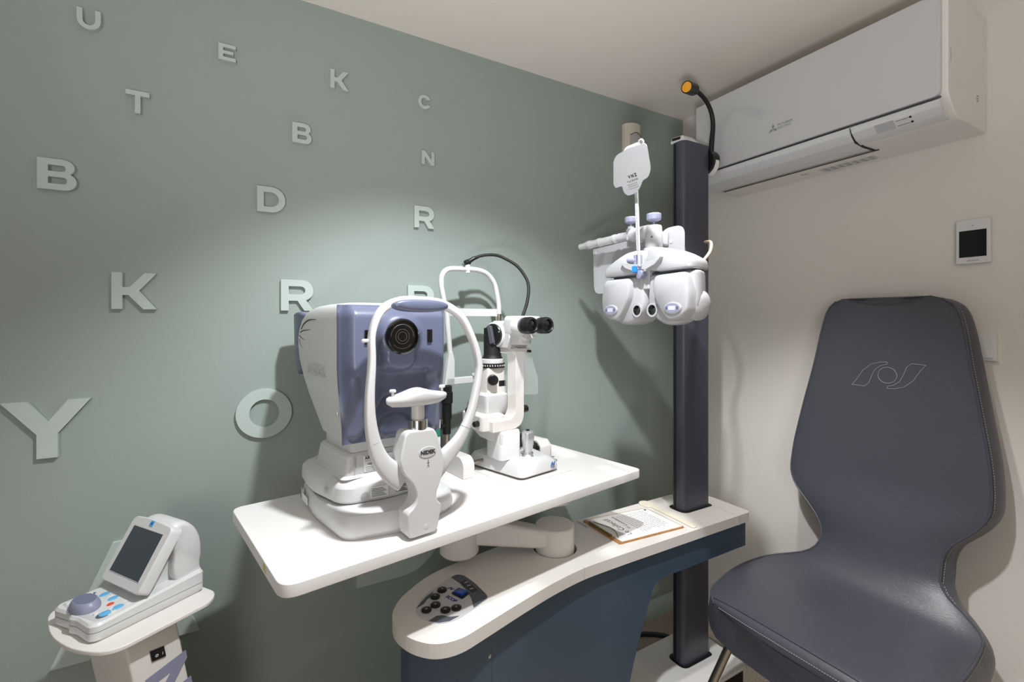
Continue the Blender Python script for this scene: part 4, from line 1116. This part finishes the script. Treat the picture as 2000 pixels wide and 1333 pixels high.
# ------------------------------------------------------------------ air conditioner
AC = thing('air_conditioner', 'white wall mounted split air conditioner under the ceiling on the right wall', 'air conditioner', (XW, 0.87, 1.95))
Y0, Y1 = 0.485, 1.262
prof = [(XW - 0.001, 1.953), (1.735, 1.953), (1.665, 1.951), (1.642, 1.958), (1.600, 1.992), (1.590, 2.01), (1.590, 2.268), (1.61, 2.290), (XW - 0.001, 2.290)]
acb = part(AC, 'body', prism(roundpoly(prof, [0.004, 0.01, 0.02, 0.02, 0.02, 0.015, 0.012, 0.012, 0.006], 4), Y0, Y1, 'y'), PLAST2, bevel=0.004, seg=2)
part(AC, 'front_panel', prism(roundpoly([(Y0 + 0.012, 1.9995), (Y0 + 0.012, 2.272), (Y1, 2.272), (Y1, 1.9995)], [0.018, 0.006, 0.004, 0.004], 5), 1.578, 1.592, 'x'), mat('glossy_white_panel', (190, 191, 194), 0.1, var=0.005, coat=0.4), bevel=0.003, seg=3)
part(AC, 'panel_gap', box(1.5845, Y0 + 0.014, 1.9972, 1.5925, Y1 - 0.002, 1.9996), GRAPH)
flp = roundpoly([(1.588, 1.9935), (1.581, 1.992), (1.587, 1.975), (1.612, 1.955), (1.665, 1.945), (1.742, 1.951), (1.742, 1.954), (1.666, 1.949), (1.616, 1.960), (1.592, 1.979)], 0.003, 2)
part(AC, 'air_flap', prism(flp, 0.712, Y1 + 0.001, 'y'), mat('glossy_white_flap', (204, 205, 208), 0.12, var=0.005, coat=0.3), angle=50)
part(AC, 'flap_gap', join(box(1.742, 0.700, 1.9505, 1.7475, Y1 - 0.01, 1.9528), prism([(1.590, 1.985), (1.597, 1.968), (1.618, 1.951), (1.665, 1.947), (1.742, 1.949), (1.742, 1.956), (1.665, 1.957), (1.625, 1.967), (1.598, 1.992)], 0.708, 0.712, 'y')), BLACKM)
lw = roundpoly([(1.5895, 1.9935), (1.583, 1.992), (1.589, 1.975), (1.614, 1.957), (1.646, 1.948), (1.646, 1.953), (1.618, 1.962), (1.594, 1.980)], 0.003, 2)
lf = part(AC, 'lower_front', prism(lw, Y0 + 0.015, 0.708, 'y'), MATS['glossy_white_flap'], angle=50)
NRM = Vector((-0.62, 0, -0.78))


def lowface(y, t):
    """point on the slanted lower front strip; t from 0 (top) to 1"""
    return (1.5875 + 0.026 * t - 0.0008, y, 1.976 - 0.019 * t)


part(lf, 'display_window', plate([lowface(0.650, 0.05), lowface(0.605, 0.05), lowface(0.605, 0.95), lowface(0.650, 0.95)], (-0.6, 0, -0.8), 0.0012), mat('display_grey', (176, 177, 180), 0.25))
for t in (0.25, 0.78):
    p = lowface(0.566, t)
    part(lf, 'indicator', lathe([(0.003, -0.001), (0.003, 0.0012)], p, (-0.6, 0, -0.8), 12), BLACK)
    a, b2 = lowface(0.600, t), lowface(0.572, t)
    part(lf, 'print_lines', plate([a, b2, (b2[0] + 0.0012, b2[1], b2[2] - 0.001), (a[0] + 0.0012, a[1], a[2] - 0.001)], (-0.6, 0, -0.8), 0.0011), INKG, stuff=True)
fy, fz, fx_ = 0.925, 2.075, 1.5779
tri = []
for a in (90, 210, 330):
    cx, cy = 0.0085 * math.cos(R(a)), 0.0085 * math.sin(R(a))
    ca, sa = math.cos(R(a)), math.sin(R(a))
    tri.append([(cx + ca * q - sa * w, cy + sa * q + ca * w) for q, w in ((-0.0085, 0), (0, 0.0048), (0.0085, 0), (0, -0.0048))])
part(AC, 'emblem', flat_shape(tri, 0.0006, (fx_, fy + 0.018, fz - 0.004), (0, -1, 0), (0, 0, 1)), INKG)
part(AC, 'lettering', text('MITSUBISHI', 0.0105, (fx_, fy + 0.003, fz + 0.004), (0, -1, 0), (0, 0, 1), 0.0005, align='LEFT', fit=0.05), INKG)
part(AC, 'lettering', text('ELECTRIC', 0.0105, (fx_, fy + 0.003, fz - 0.007), (0, -1, 0), (0, 0, 1), 0.0005, align='LEFT', fit=0.045), INKG)
part(AC, 'rating_label', prism([(1.790, 0.735), (1.838, 0.735), (1.838, 0.905), (1.790, 0.905)], 1.9522, 1.9532), GREYW)
rl = []
for i in range(5):
    for k in range(7):
        rl.append(box(1.795 + i * 0.009, 0.742 + k * 0.023, 1.9518, 1.799 + i * 0.009, 0.758 + k * 0.023 - 0.004 * ((i + k) % 3), 1.9524))
part(AC, 'print_lines', join(*rl), INKG, stuff=True)
part(AC, 'lettering', text('R32', 0.016, (1.80, 0.955, 1.9525), (0, -1, 0), (-1, 0, 0), 0.0005), INKG)
for z in (2.028, 2.035, 2.042):
    part(acb, 'side_vent', xf(box(-0.006, -0.001, -0.0012, 0.006, 0.001, 0.0012), Matrix.Translation((1.795, Y0, z)) @ Matrix.Rotation(R(-25), 4, 'Y')), INKG)
part(acb, 'side_catch', prism(ell(1.60, 2.105, 0.006, 0.020, 20), Y0 - 0.002, Y0 + 0.002, 'y'), GREYW)

# thermostat and switch plate
TH = thing('wall_controller', 'white wall controller with a dark square screen on the right wall', 'thermostat', (XW, 0.512, 1.64))
wc = part(TH, 'frame', prism(rect(0.474, 1.5745, 0.550, 1.706, 0.004), XW - 0.012, XW, 'x'), PLAST, bevel=0.002)
part(wc, 'screen', prism(rect(0.4825, 1.594, 0.542, 1.673), XW - 0.0128, XW - 0.0115, 'x'), mat('green_black_glass', (24, 30, 28), 0.08, coat=0.5))
part(wc, 'lettering', text('airzone', 0.0085, (XW - 0.012, 0.512, 1.584), (0, -1, 0), (0, 0, 1), 0.0004), INKG)
part(wc, 'indicator', box(XW - 0.0126, 0.510, 1.686, XW - 0.0115, 0.515, 1.688), INKG)
SW = thing('switch_plate', 'white switch plate on the wall half hidden behind the chair back', 'switch', (XW, 0.50, 1.33))
sp = part(SW, 'plate', prism(rect(0.463, 1.288, 0.545, 1.370, 0.003), XW - 0.008, XW, 'x'), PLAST, bevel=0.0015)
part(sp, 'rocker', prism(rect(0.471, 1.296, 0.537, 1.362, 0.002), XW - 0.011, XW - 0.008, 'x'), PLAST, bevel=0.001)

# ------------------------------------------------------------------ examination chair
CH = thing('examination_chair', 'charcoal leather examination chair with a tall stitched backrest and metal legs', 'chair', (1.55, 0.70, 0))
PR = [(1.250, 0.505), (1.262, 0.528), (1.30, 0.536), (1.42, 0.545), (1.56, 0.550), (1.64, 0.570), (1.69, 0.620), (1.72, 0.70), (1.74, 0.82), (1.76, 1.0), (1.78, 1.25), (1.797, 1.462), (1.800, 1.478)]
PP = [Vector((x, 0, z)) for x, z in PR]
fine = spline([tuple(p) for p in PP], 24)
cum = [0.0]
for a, b2 in zip(fine[:-1], fine[1:]):
    cum.append(cum[-1] + (b2 - a).length)
TOT = cum[-1]


def at(s):
    s = max(0.0, min(TOT, s))
    for i in range(len(cum) - 1):
        if cum[i + 1] >= s:
            t = (s - cum[i]) / max(1e-9, cum[i + 1] - cum[i])
            p = fine[i].lerp(fine[i + 1], t)
            d = (fine[min(i + 2, len(fine) - 1)] - fine[max(i - 1, 0)]).normalized()
            return p, Vector((-d.z, 0, d.x))
    return fine[-1], Vector((-1, 0, 0))


OFF = 0.028   # the profile has a rounded front lip, so lengths along it are shifted by this
LS = [(-0.028, 0.845), (-0.020, 0.905), (-0.008, 0.940), (0.013, 0.962), (0.05, 0.984), (0.09, 0.992), (0.17, 1.006), (0.265, 1.012), (0.33, 1.000), (0.368, 0.982), (0.404, 0.933), (0.435, 0.888), (0.47, 0.862), (0.516, 0.854), (0.56, 0.874), (0.60, 0.910), (0.65, 0.956), (0.70, 0.975), (0.76, 0.973), (0.815, 0.967), (0.952, 0.942), (1.086, 0.914), (1.235, 0.888), (1.29, 0.872), (1.315, 0.850), (1.327, 0.82), (1.334, 0.77)]  # both edge tables: image outline pixels cast onto the seat and back profile
RS = [(-0.028, 0.555), (-0.020, 0.495), (-0.008, 0.465), (0.013, 0.448), (0.05, 0.432), (0.09, 0.427), (0.17, 0.425), (0.265, 0.427), (0.33, 0.430), (0.391, 0.434), (0.414, 0.446), (0.44, 0.474), (0.464, 0.505), (0.498, 0.522), (0.554, 0.522), (0.602, 0.506), (0.655, 0.462), (0.701, 0.435), (0.743, 0.428), (0.837, 0.433), (0.984, 0.456), (1.123, 0.479), (1.239, 0.498), (1.291, 0.516), (1.315, 0.545), (1.327, 0.58), (1.334, 0.63)]


RS = [(s, y + 0.017 * (1 if s > 0.49 else max(0.0, (s - 0.39) / 0.10))) for s, y in RS]


def smoothtab(t, s):
    for i in range(len(t) - 1):
        if t[i][0] <= s <= t[i + 1][0]:
            p0, p1, p2, p3 = t[max(i - 1, 0)], t[i], t[i + 1], t[min(i + 2, len(t) - 1)]
            h = p2[0] - p1[0]
            q = (s - p1[0]) / h
            m1 = (p2[1] - p0[1]) / max(1e-6, p2[0] - p0[0]) * h
            m2 = (p3[1] - p1[1]) / max(1e-6, p3[0] - p1[0]) * h
            lim = 3 * abs(p2[1] - p1[1])
            m1 = max(-lim, min(lim, m1))
            m2 = max(-lim, min(lim, m2))
            return (2 * q ** 3 - 3 * q ** 2 + 1) * p1[1] + (q ** 3 - 2 * q ** 2 + q) * m1 + (-2 * q ** 3 + 3 * q ** 2) * p2[1] + (q ** 3 - q ** 2) * m2
    return t[-1][1] if s > t[-1][0] else t[0][1]


def surf(s, t, lift=0.0):
    """point of the upholstered face; t from 0 (left edge) to 1 (right edge)"""
    p, n = at(s + OFF)
    L, Rr = smoothtab(LS, s), smoothtab(RS, s)
    y = L + (Rr - L) * t
    e = min(t, 1 - t) * abs(L - Rr)
    dome = 0.012 * (1 - math.exp(-e / 0.05))
    back = sstep(0.55, 0.75, s)
    scoop = -0.020 * back * (1 - (2 * t - 1) ** 2)                # backrest is slightly dished
    p = p + n * (dome + scoop + lift)
    return Vector((p.x, y, p.z))


def thick(s):
    return 0.085 + (0.064 - 0.085) * sstep(0.30, 0.62, s) - 0.014 * sstep(1.1, 1.33, s)


def edgewall(s, t):
    """the edge rolls back over the thickness"""
    p, n = at(s + OFF)
    return p, n


NS, NT = 150, 36
SV = [-OFF + 0.0005 + (1.334 + OFF - 0.0005) * i / NS for i in range(NS + 1)]
loops = []
for s in SV:
    l = []
    L, Rr = smoothtab(LS, s), smoothtab(RS, s)
    p, n = at(s + OFF)
    th = thick(s)
    if s < 0.02:
        n = (n * sstep(-0.03, 0.05, s) + Vector((0.15, 0, 0.99)) * (1 - sstep(-0.03, 0.05, s))).normalized()
    for j in range(NT + 1):
        t = j / NT
        t = 0.5 - 0.5 * math.cos(PI * t)
        l.append(surf(s, t))
    w = L - Rr
    for k in range(1, 6):                                          # right edge
        q = k / 5
        l.append(Vector((p.x, Rr - 0.013 * math.sin(PI * 0.62 * q), p.z)) - n * (th * q))
    for j in range(1, 8):                                          # underside
        y = Rr - 0.010 + (w + 0.020) * j / 8
        l.append(Vector((p.x, y, p.z)) - n * (th + 0.006 * math.sin(PI * j / 8)))
    for k in range(5, 0, -1):                                      # left edge
        q = k / 5
        l.append(Vector((p.x, L + 0.013 * math.sin(PI * 0.62 * q), p.z)) - n * (th * q))
    loops.append([tuple(v) for v in l])
shl = part(CH, 'upholstered_shell', loft(loops), LEATH, angle=70)
# piping and thread along the edge
pe = [tuple(surf(s, 1.0, 0.0005)) for s in SV[2:-1:2]]
pe2 = [tuple(surf(s, 0.0, 0.0005)) for s in SV[2:-1:2]]
part(shl, 'piping', tube(pe, 0.0028, 8, 0), LEATH)
part(shl, 'piping', tube(pe2, 0.0028, 8, 0), LEATH)
fr_ = [tuple(surf(0.006, 0.02 + 0.96 * i / 60, 0.0008)) for i in range(61)]
part(shl, 'piping', tube(fr_, 0.0022, 8, 0), LEATH)
tp_ = [tuple(surf(1.328, 0.03 + 0.94 * i / 40, 0.0008)) for i in range(41)]
part(shl, 'piping', tube(tp_, 0.0022, 8, 0), LEATH)


def dashes(pts, r=0.0009, on=0.0042, off=0.0030):
    out = []
    P = [Vector(p) for p in pts]
    acc = 0.0
    a = P[0]
    for p in P[1:]:
        seg = (p - a).length
        d = (p - a) / max(seg, 1e-9)
        x = 0.0
        while x + on < seg:
            q0, q1 = a + d * x, a + d * (x + on)
            u, v, _ = basis(d)
            out.append(loft([[tuple(q + u * r * c + v * r * s_) for c, s_ in ((1, 0), (0, 1), (-1, 0), (0, -1))] for q in (q0, q1)]))
            x += on + off
        a = p
    return join(*out)


def edge_line(side, drop, s0, s1, step):
    out = []
    s = s0
    while s < s1:
        p, n = at(s + OFF)
        y = smoothtab(RS if side else LS, s)
        q = drop / thick(s)
        y += (-0.0133 if side else 0.0133) * math.sin(PI * 0.62 * q)
        pp_ = Vector((p.x, y, p.z)) - n * drop
        out.append(tuple(pp_))
        s += step
    return out


part(shl, 'stitching', dashes(edge_line(1, 0.010, 0.02, 1.30, 0.0072 * 3)), STITCH, stuff=True)
part(shl, 'stitching', dashes(edge_line(0, 0.010, 0.02, 1.30, 0.0072 * 3)), mat('dark_thread', (96, 95, 100), 0.8), stuff=True)
fl = [tuple(surf(-0.012, 0.03 + 0.94 * i / 70, 0.0006)) for i in range(71)]
part(shl, 'stitching', dashes(fl), STITCH, stuff=True)


def back_pt(y, z, lift=0.0006):
    lo_, hi_ = 0.6, 1.33
    for _ in range(30):
        mid = (lo_ + hi_) / 2
        L, Rr = smoothtab(LS, mid), smoothtab(RS, mid)
        t = (y - L) / (Rr - L)
        if surf(mid, t).z < z:
            lo_ = mid
        else:
            hi_ = mid
    L, Rr = smoothtab(LS, lo_), smoothtab(RS, lo_)
    return tuple(surf(lo_, (y - L) / (Rr - L), lift))


CY, CZ = 0.694, 1.229
left_mark = [(-0.098, -0.040), (-0.062, -0.042), (-0.050, -0.030), (-0.043, -0.006), (-0.034, 0.016), (-0.018, 0.030), (-0.002, 0.035), (-0.001, 0.042), (-0.020, 0.041), (-0.045, 0.033), (-0.068, 0.010), (-0.084, -0.020), (-0.098, -0.040)]
right_mark = [(-a, -b2) for a, b2 in left_mark]
dot = [(0.0255 * math.cos(R(a)), 0.0255 * math.sin(R(a))) for a in range(0, 361, 12)]
for lp in (left_mark, right_mark, dot):
    pts = []
    for (a, b2), (c, d) in zip(lp[:-1], lp[1:]):
        for k in range(4):
            pts.append(back_pt(CY - (a + (c - a) * k / 4), CZ + (b2 + (d - b2) * k / 4)))
    pts.append(pts[0])
    part(shl, 'stitched_emblem', tube(pts, 0.0008, 6, 0), mat('emblem_thread', (150, 149, 152), 0.7))
# legs and cross frame
for p0, p1 in (((1.345, 0.905, 0.462), (1.150, 1.005, 0.0)), ((1.345, 0.50, 0.462), (1.150, 0.40, 0.0)), ((1.60, 0.85, 0.45), (1.74, 0.90, 0.0)), ((1.60, 0.55, 0.45), (1.74, 0.50, 0.0))):
    lg = part(CH, 'leg', rod(p0, p1, 0.0125, n=20), STEEL)
    part(lg, 'foot_cap', lathe([(0.0135, 0.0), (0.0135, 0.012)], (p1[0], p1[1], 0.0), n=16), BLACK)
part(CH, 'seat_frame', join(box(1.33, 0.48, 0.452, 1.62, 0.51, 0.472), box(1.33, 0.89, 0.452, 1.62, 0.92, 0.472), box(1.33, 0.51, 0.452, 1.36, 0.89, 0.472), box(1.59, 0.51, 0.452, 1.62, 0.89, 0.472)), BLACK)

# ------------------------------------------------------------------ pedestal with the phoropter's control box
KF = Frame((-0.2423, 1.194, 0), 34.858, 0.943, 0.0798)  # pedestal and box scaled about the camera, nearer, to clear the wall
PD = thing('pedestal', 'white slanted pedestal with a flat tray and a large printed logo', 'pedestal', (0.1, 0.1, -0.0846), KF)
tray = roundpoly([(0, 0), (0.205, -0.006), (0.236, 0.022), (0.235, 0.12), (0.18, 0.22), (0.10, 0.27), (0.02, 0.305), (0.0, 0.284), (-0.030, 0.190), (-0.030, 0.085)], [0.04, 0.03, 0.02, 0.03, 0.03, 0.03, 0.02, 0.02, 0.05, 0.05], 5)
part(PD, 'tray', prism(tray, 0.690, 0.700), PLAST2, bevel=0.002)
Z0 = -0.0846


def cs(z, e1, e2):          # the column leans towards +e1 on the way down
    k = (0.690 - z)
    return (e1 + k * 0.17, e2 + k * 0.0, z)


cl_ = part(PD, 'column', loft([[cs(z, a, b2) for a, b2 in roundpoly([(0.037, 0.030), (0.143, 0.030), (0.150, 0.20), (0.037, 0.225)], [0.006, 0.006, 0.01, 0.01], 4)] for z in (0.690, 0.60, 0.45, 0.30, 0.10, Z0)]), PLAST2, angle=50)
part(cl_, 'neck_gusset', loft([[(a, b2, z) for a, b2 in roundpoly([(0.01 + d, 0.035 + d * 0.3), (0.05, 0.030), (0.05, 0.21), (0.01 + d, 0.205 - d * 0.3)], 0.005, 3)] for z, d in ((0.692, 0.0), (0.672, 0.015), (0.655, 0.036))]), PLAST2, angle=50)
sw = part(cl_, 'power_switch', plate([cs(z, a, 0.0302) for a, z in ((0.0785, 0.612), (0.1065, 0.607), (0.1065, 0.633), (0.0785, 0.638))], (0, -1, 0), 0.003), BLACK)
part(sw, 'rocker', plate([cs(z, a, 0.0272) for a, z in ((0.0815, 0.616), (0.1035, 0.612), (0.1035, 0.630), (0.0815, 0.634))], (0, -1, 0), 0.002), BLACKM)
part(sw, 'switch_mark', join(ring(0.0022, 0.0032, 0, 0.0006, cs(0.622, 0.0885, 0.0252), (0, -1, 0), 16), box(*[q + d for q, d in zip(cs(0.620, 0.1005, 0.0246), (-0.0005, 0, -0.003))], *[q + d for q, d in zip(cs(0.620, 0.1005, 0.0252), (0.0005, 0, 0.003))])), PLAST)
DN = Vector((0.17, 0, -1)).normalized()
part(cl_, 'printed_logo', text('NIDEK', 0.112, (0.150, 0.0301, 0.392), DN, (1, 0, 0.17), 0.0005, bold=0.006, align='CENTER', fit=0.41), LILAC)

KB = thing('control_box', 'white keypad control box with tilted dark screen on the pedestal tray', 'control box', (0.1, 0.15, 0.700), KF)
lowp = roundpoly([(-0.008, 0.072), (0.004, 0.062), (0.228, 0.060), (0.230, 0.19), (0.10, 0.232), (-0.002, 0.235), (-0.010, 0.222), (-0.004, 0.165), (-0.012, 0.150), (-0.006, 0.13)], 0.010, 4)
kb = part(KB, 'lower_shell', loft([[(a, b2, 0.7005) for a, b2 in [(0.1 + (x - 0.1) * 0.95, 0.148 + (y - 0.148) * 0.95) for x, y in lowp]], [(a, b2, 0.706) for a, b2 in lowp], [(a, b2, 0.722) for a, b2 in lowp]]), PLAST, angle=40)
part(kb, 'shell_seam', loft([[(0.1 + (x - 0.1) * 0.995, 0.148 + (y - 0.148) * 0.995, z) for x, y in lowp] for z in (0.7215, 0.7235)]), GRAPH)
upp = roundpoly([(-0.008, 0.072), (0.004, 0.062), (0.228, 0.060), (0.230, 0.19), (0.10, 0.232), (-0.002, 0.235), (-0.010, 0.222), (-0.004, 0.165), (-0.012, 0.150), (-0.006, 0.13)], 0.010, 4)


def rise(x):
    return 0.006 * sstep(0.085, 0.13, x) + 0.008 * sstep(0.16, 0.2, x)


part(KB, 'upper_shell', loft([[(x, y, 0.7235) for x, y in upp], [(x, y, 0.736 + rise(x)) for x, y in upp], [(0.1 + (x - 0.1) * 0.965, 0.148 + (y - 0.148) * 0.955, 0.7415 + rise(x)) for x, y in upp]]), PLAST, angle=30)
kp = part(KB, 'keypad', prism(roundpoly([(0.006, 0.074), (0.078, 0.072), (0.078, 0.222), (0.004, 0.224), (0.004, 0.165), (-0.002, 0.150)], 0.006, 3), 0.7415, 0.7425), GREYW)
part(KB, 'dial', loft([[(x, y, z) for x, y in ell(0.021, 0.160, 0.026 * k, 0.040 * k, 36)] for z, k in ((0.742, 1.0), (0.748, 1.0), (0.756, 0.90), (0.7615, 0.78), (0.7625, 0.72))]), LILAC, angle=50)
part(KB, 'dial_top', loft([[(x, y, z) for x, y in ell(0.021, 0.160, 0.0185, 0.0285, 36)] for z in (0.7620, 0.7630)]), mat('dial_top_grey', (112, 116, 142), 0.4))


def key(x, y, a, b2, m, nm='key', rot=0.0):
    l = []
    for z, k in ((0.7425, 1.0), (0.7455, 0.95), (0.7468, 0.7)):
        l.append([(x + (px * math.cos(rot) - py * math.sin(rot)) * k, y + (px * math.sin(rot) + py * math.cos(rot)) * k, z) for px, py in ell(0, 0, a, b2, 20)])
    return part(kp, nm, loft(l), m, angle=40)


for x, y in ((0.066, 0.176), (0.066, 0.138), (0.028, 0.088), (0.053, 0.089)):
    part(kp, 'key_surround', prism(ell(x - 0.002, y, 0.0145, 0.0125, 24), 0.7425, 0.7434), GRAPH)
    key(x, y, 0.0118, 0.0100, BLUEK, 'blue_key')
part(kp, 'key_surround', prism(ell(0.068, 0.157, 0.010, 0.0105, 24), 0.7425, 0.7432), BLACK)
key(0.067, 0.157, 0.0088, 0.0092, PLAST, 'white_key')
key(0.051, 0.117, 0.0075, 0.0065, REDK, 'red_key')
for x, y in ((0.040, 0.079), (0.043, 0.096), (0.070, 0.083), (0.073, 0.100), (0.020, 0.106)):
    key(x, y, 0.0062, 0.0050, PLAST, 'white_key')
key(0.052, 0.205, 0.0085, 0.0055, mat('dark_lilac_key', (92, 92, 120), 0.4), 'menu_key')
key(0.014, 0.212, 0.0085, 0.0055, PLAST, 'white_key')
part(kp, 'key_label', prism(ell(0.052, 0.205, 0.003, 0.0025, 12), 0.7468, 0.7473), PAPER)

# tilted screen and rounded housing behind it
SB, STP = Vector((0.078, 0, 0.765)), Vector((0.153, 0, 0.893))
UPS = (STP - SB).normalized()
NS_ = Vector((-UPS.z, 0, UPS.x))


def scr(y, h, d=0.0):
    p = SB + UPS * h + NS_ * d
    return (p.x, y, p.z)


HH = (STP - SB).length
so = roundpoly([(0.055, 0.0), (0.221, 0.0), (0.224, HH), (0.15, HH + 0.006), (0.052, HH)], [0.010, 0.010, 0.012, 0.05, 0.012], 4)
fs_ = part(KB, 'screen_bezel', loft([[scr(y, h, -0.022) for y, h in so], [scr(y, h, 0.0) for y, h in so], [scr(0.138 + (y - 0.138) * 0.965, 0.074 + (h - 0.074) * 0.965, 0.004) for y, h in so]]), PLAST, angle=40)
part(fs_, 'screen', plate([scr(y, h, 0.0042) for y, h in ((0.075, 0.024), (0.202, 0.024), (0.202, 0.128), (0.075, 0.128))], NS_, 0.0008), SCREEN)
part(fs_, 'screen_edge', join(*[plate([scr(y, h, 0.0041) for y, h in q], NS_, 0.0007) for q in (((0.0735, 0.0225), (0.2035, 0.0225), (0.2035, 0.0240), (0.0735, 0.0240)), ((0.0735, 0.1280), (0.2035, 0.1280), (0.2035, 0.1295), (0.0735, 0.1295)), ((0.0735, 0.0225), (0.0750, 0.0225), (0.0750, 0.1295), (0.0735, 0.1295)), ((0.2020, 0.0225), (0.2035, 0.0225), (0.2035, 0.1295), (0.2020, 0.1295)))]), GREYW)
lg_ = part(fs_, 'emblem_tile', plate([scr(y, h, 0.0042) for y, h in ((0.131, 0.1365), (0.145, 0.1365), (0.145, 0.1495), (0.131, 0.1495))], NS_, 0.0008), BLUEK)
part(lg_, 'emblem', eye_logo(scr(0.138, 0.143, 0.0051), (0, -1, 0), tuple(UPS), 0.0062, 0.0005), INKBL)
hp = roundpoly([(0.170, 0.742), (0.158, 0.775), (0.162, 0.815), (0.156, 0.850), (0.140, 0.878), (0.166, 0.897), (0.192, 0.893), (0.216, 0.868), (0.228, 0.832), (0.229, 0.790), (0.224, 0.765), (0.232, 0.740)], [0.004, 0.02, 0.02, 0.02, 0.006, 0.02, 0.03, 0.03, 0.03, 0.03, 0.02, 0.004], 5)
part(KB, 'rear_housing', loft([[(x, y, z) for x, z in ([(0.190 + (a - 0.190) * k, 0.81 + (b2 - 0.81) * k) if b2 > 0.745 else (a, b2) for a, b2 in hp])] for y, k in ((0.070, 0.84), (0.073, 0.94), (0.080, 0.985), (0.094, 1.0), (0.170, 1.0), (0.188, 0.98), (0.197, 0.93), (0.20, 0.84))]), PLAST, angle=50)
part(KB, 'housing_core', loft([[(x, y, z) for x, z in ((0.092, 0.744), (0.140, 0.866), (0.175, 0.866), (0.185, 0.744))] for y in (0.094, 0.185)]), PLAST, bevel=0.004)
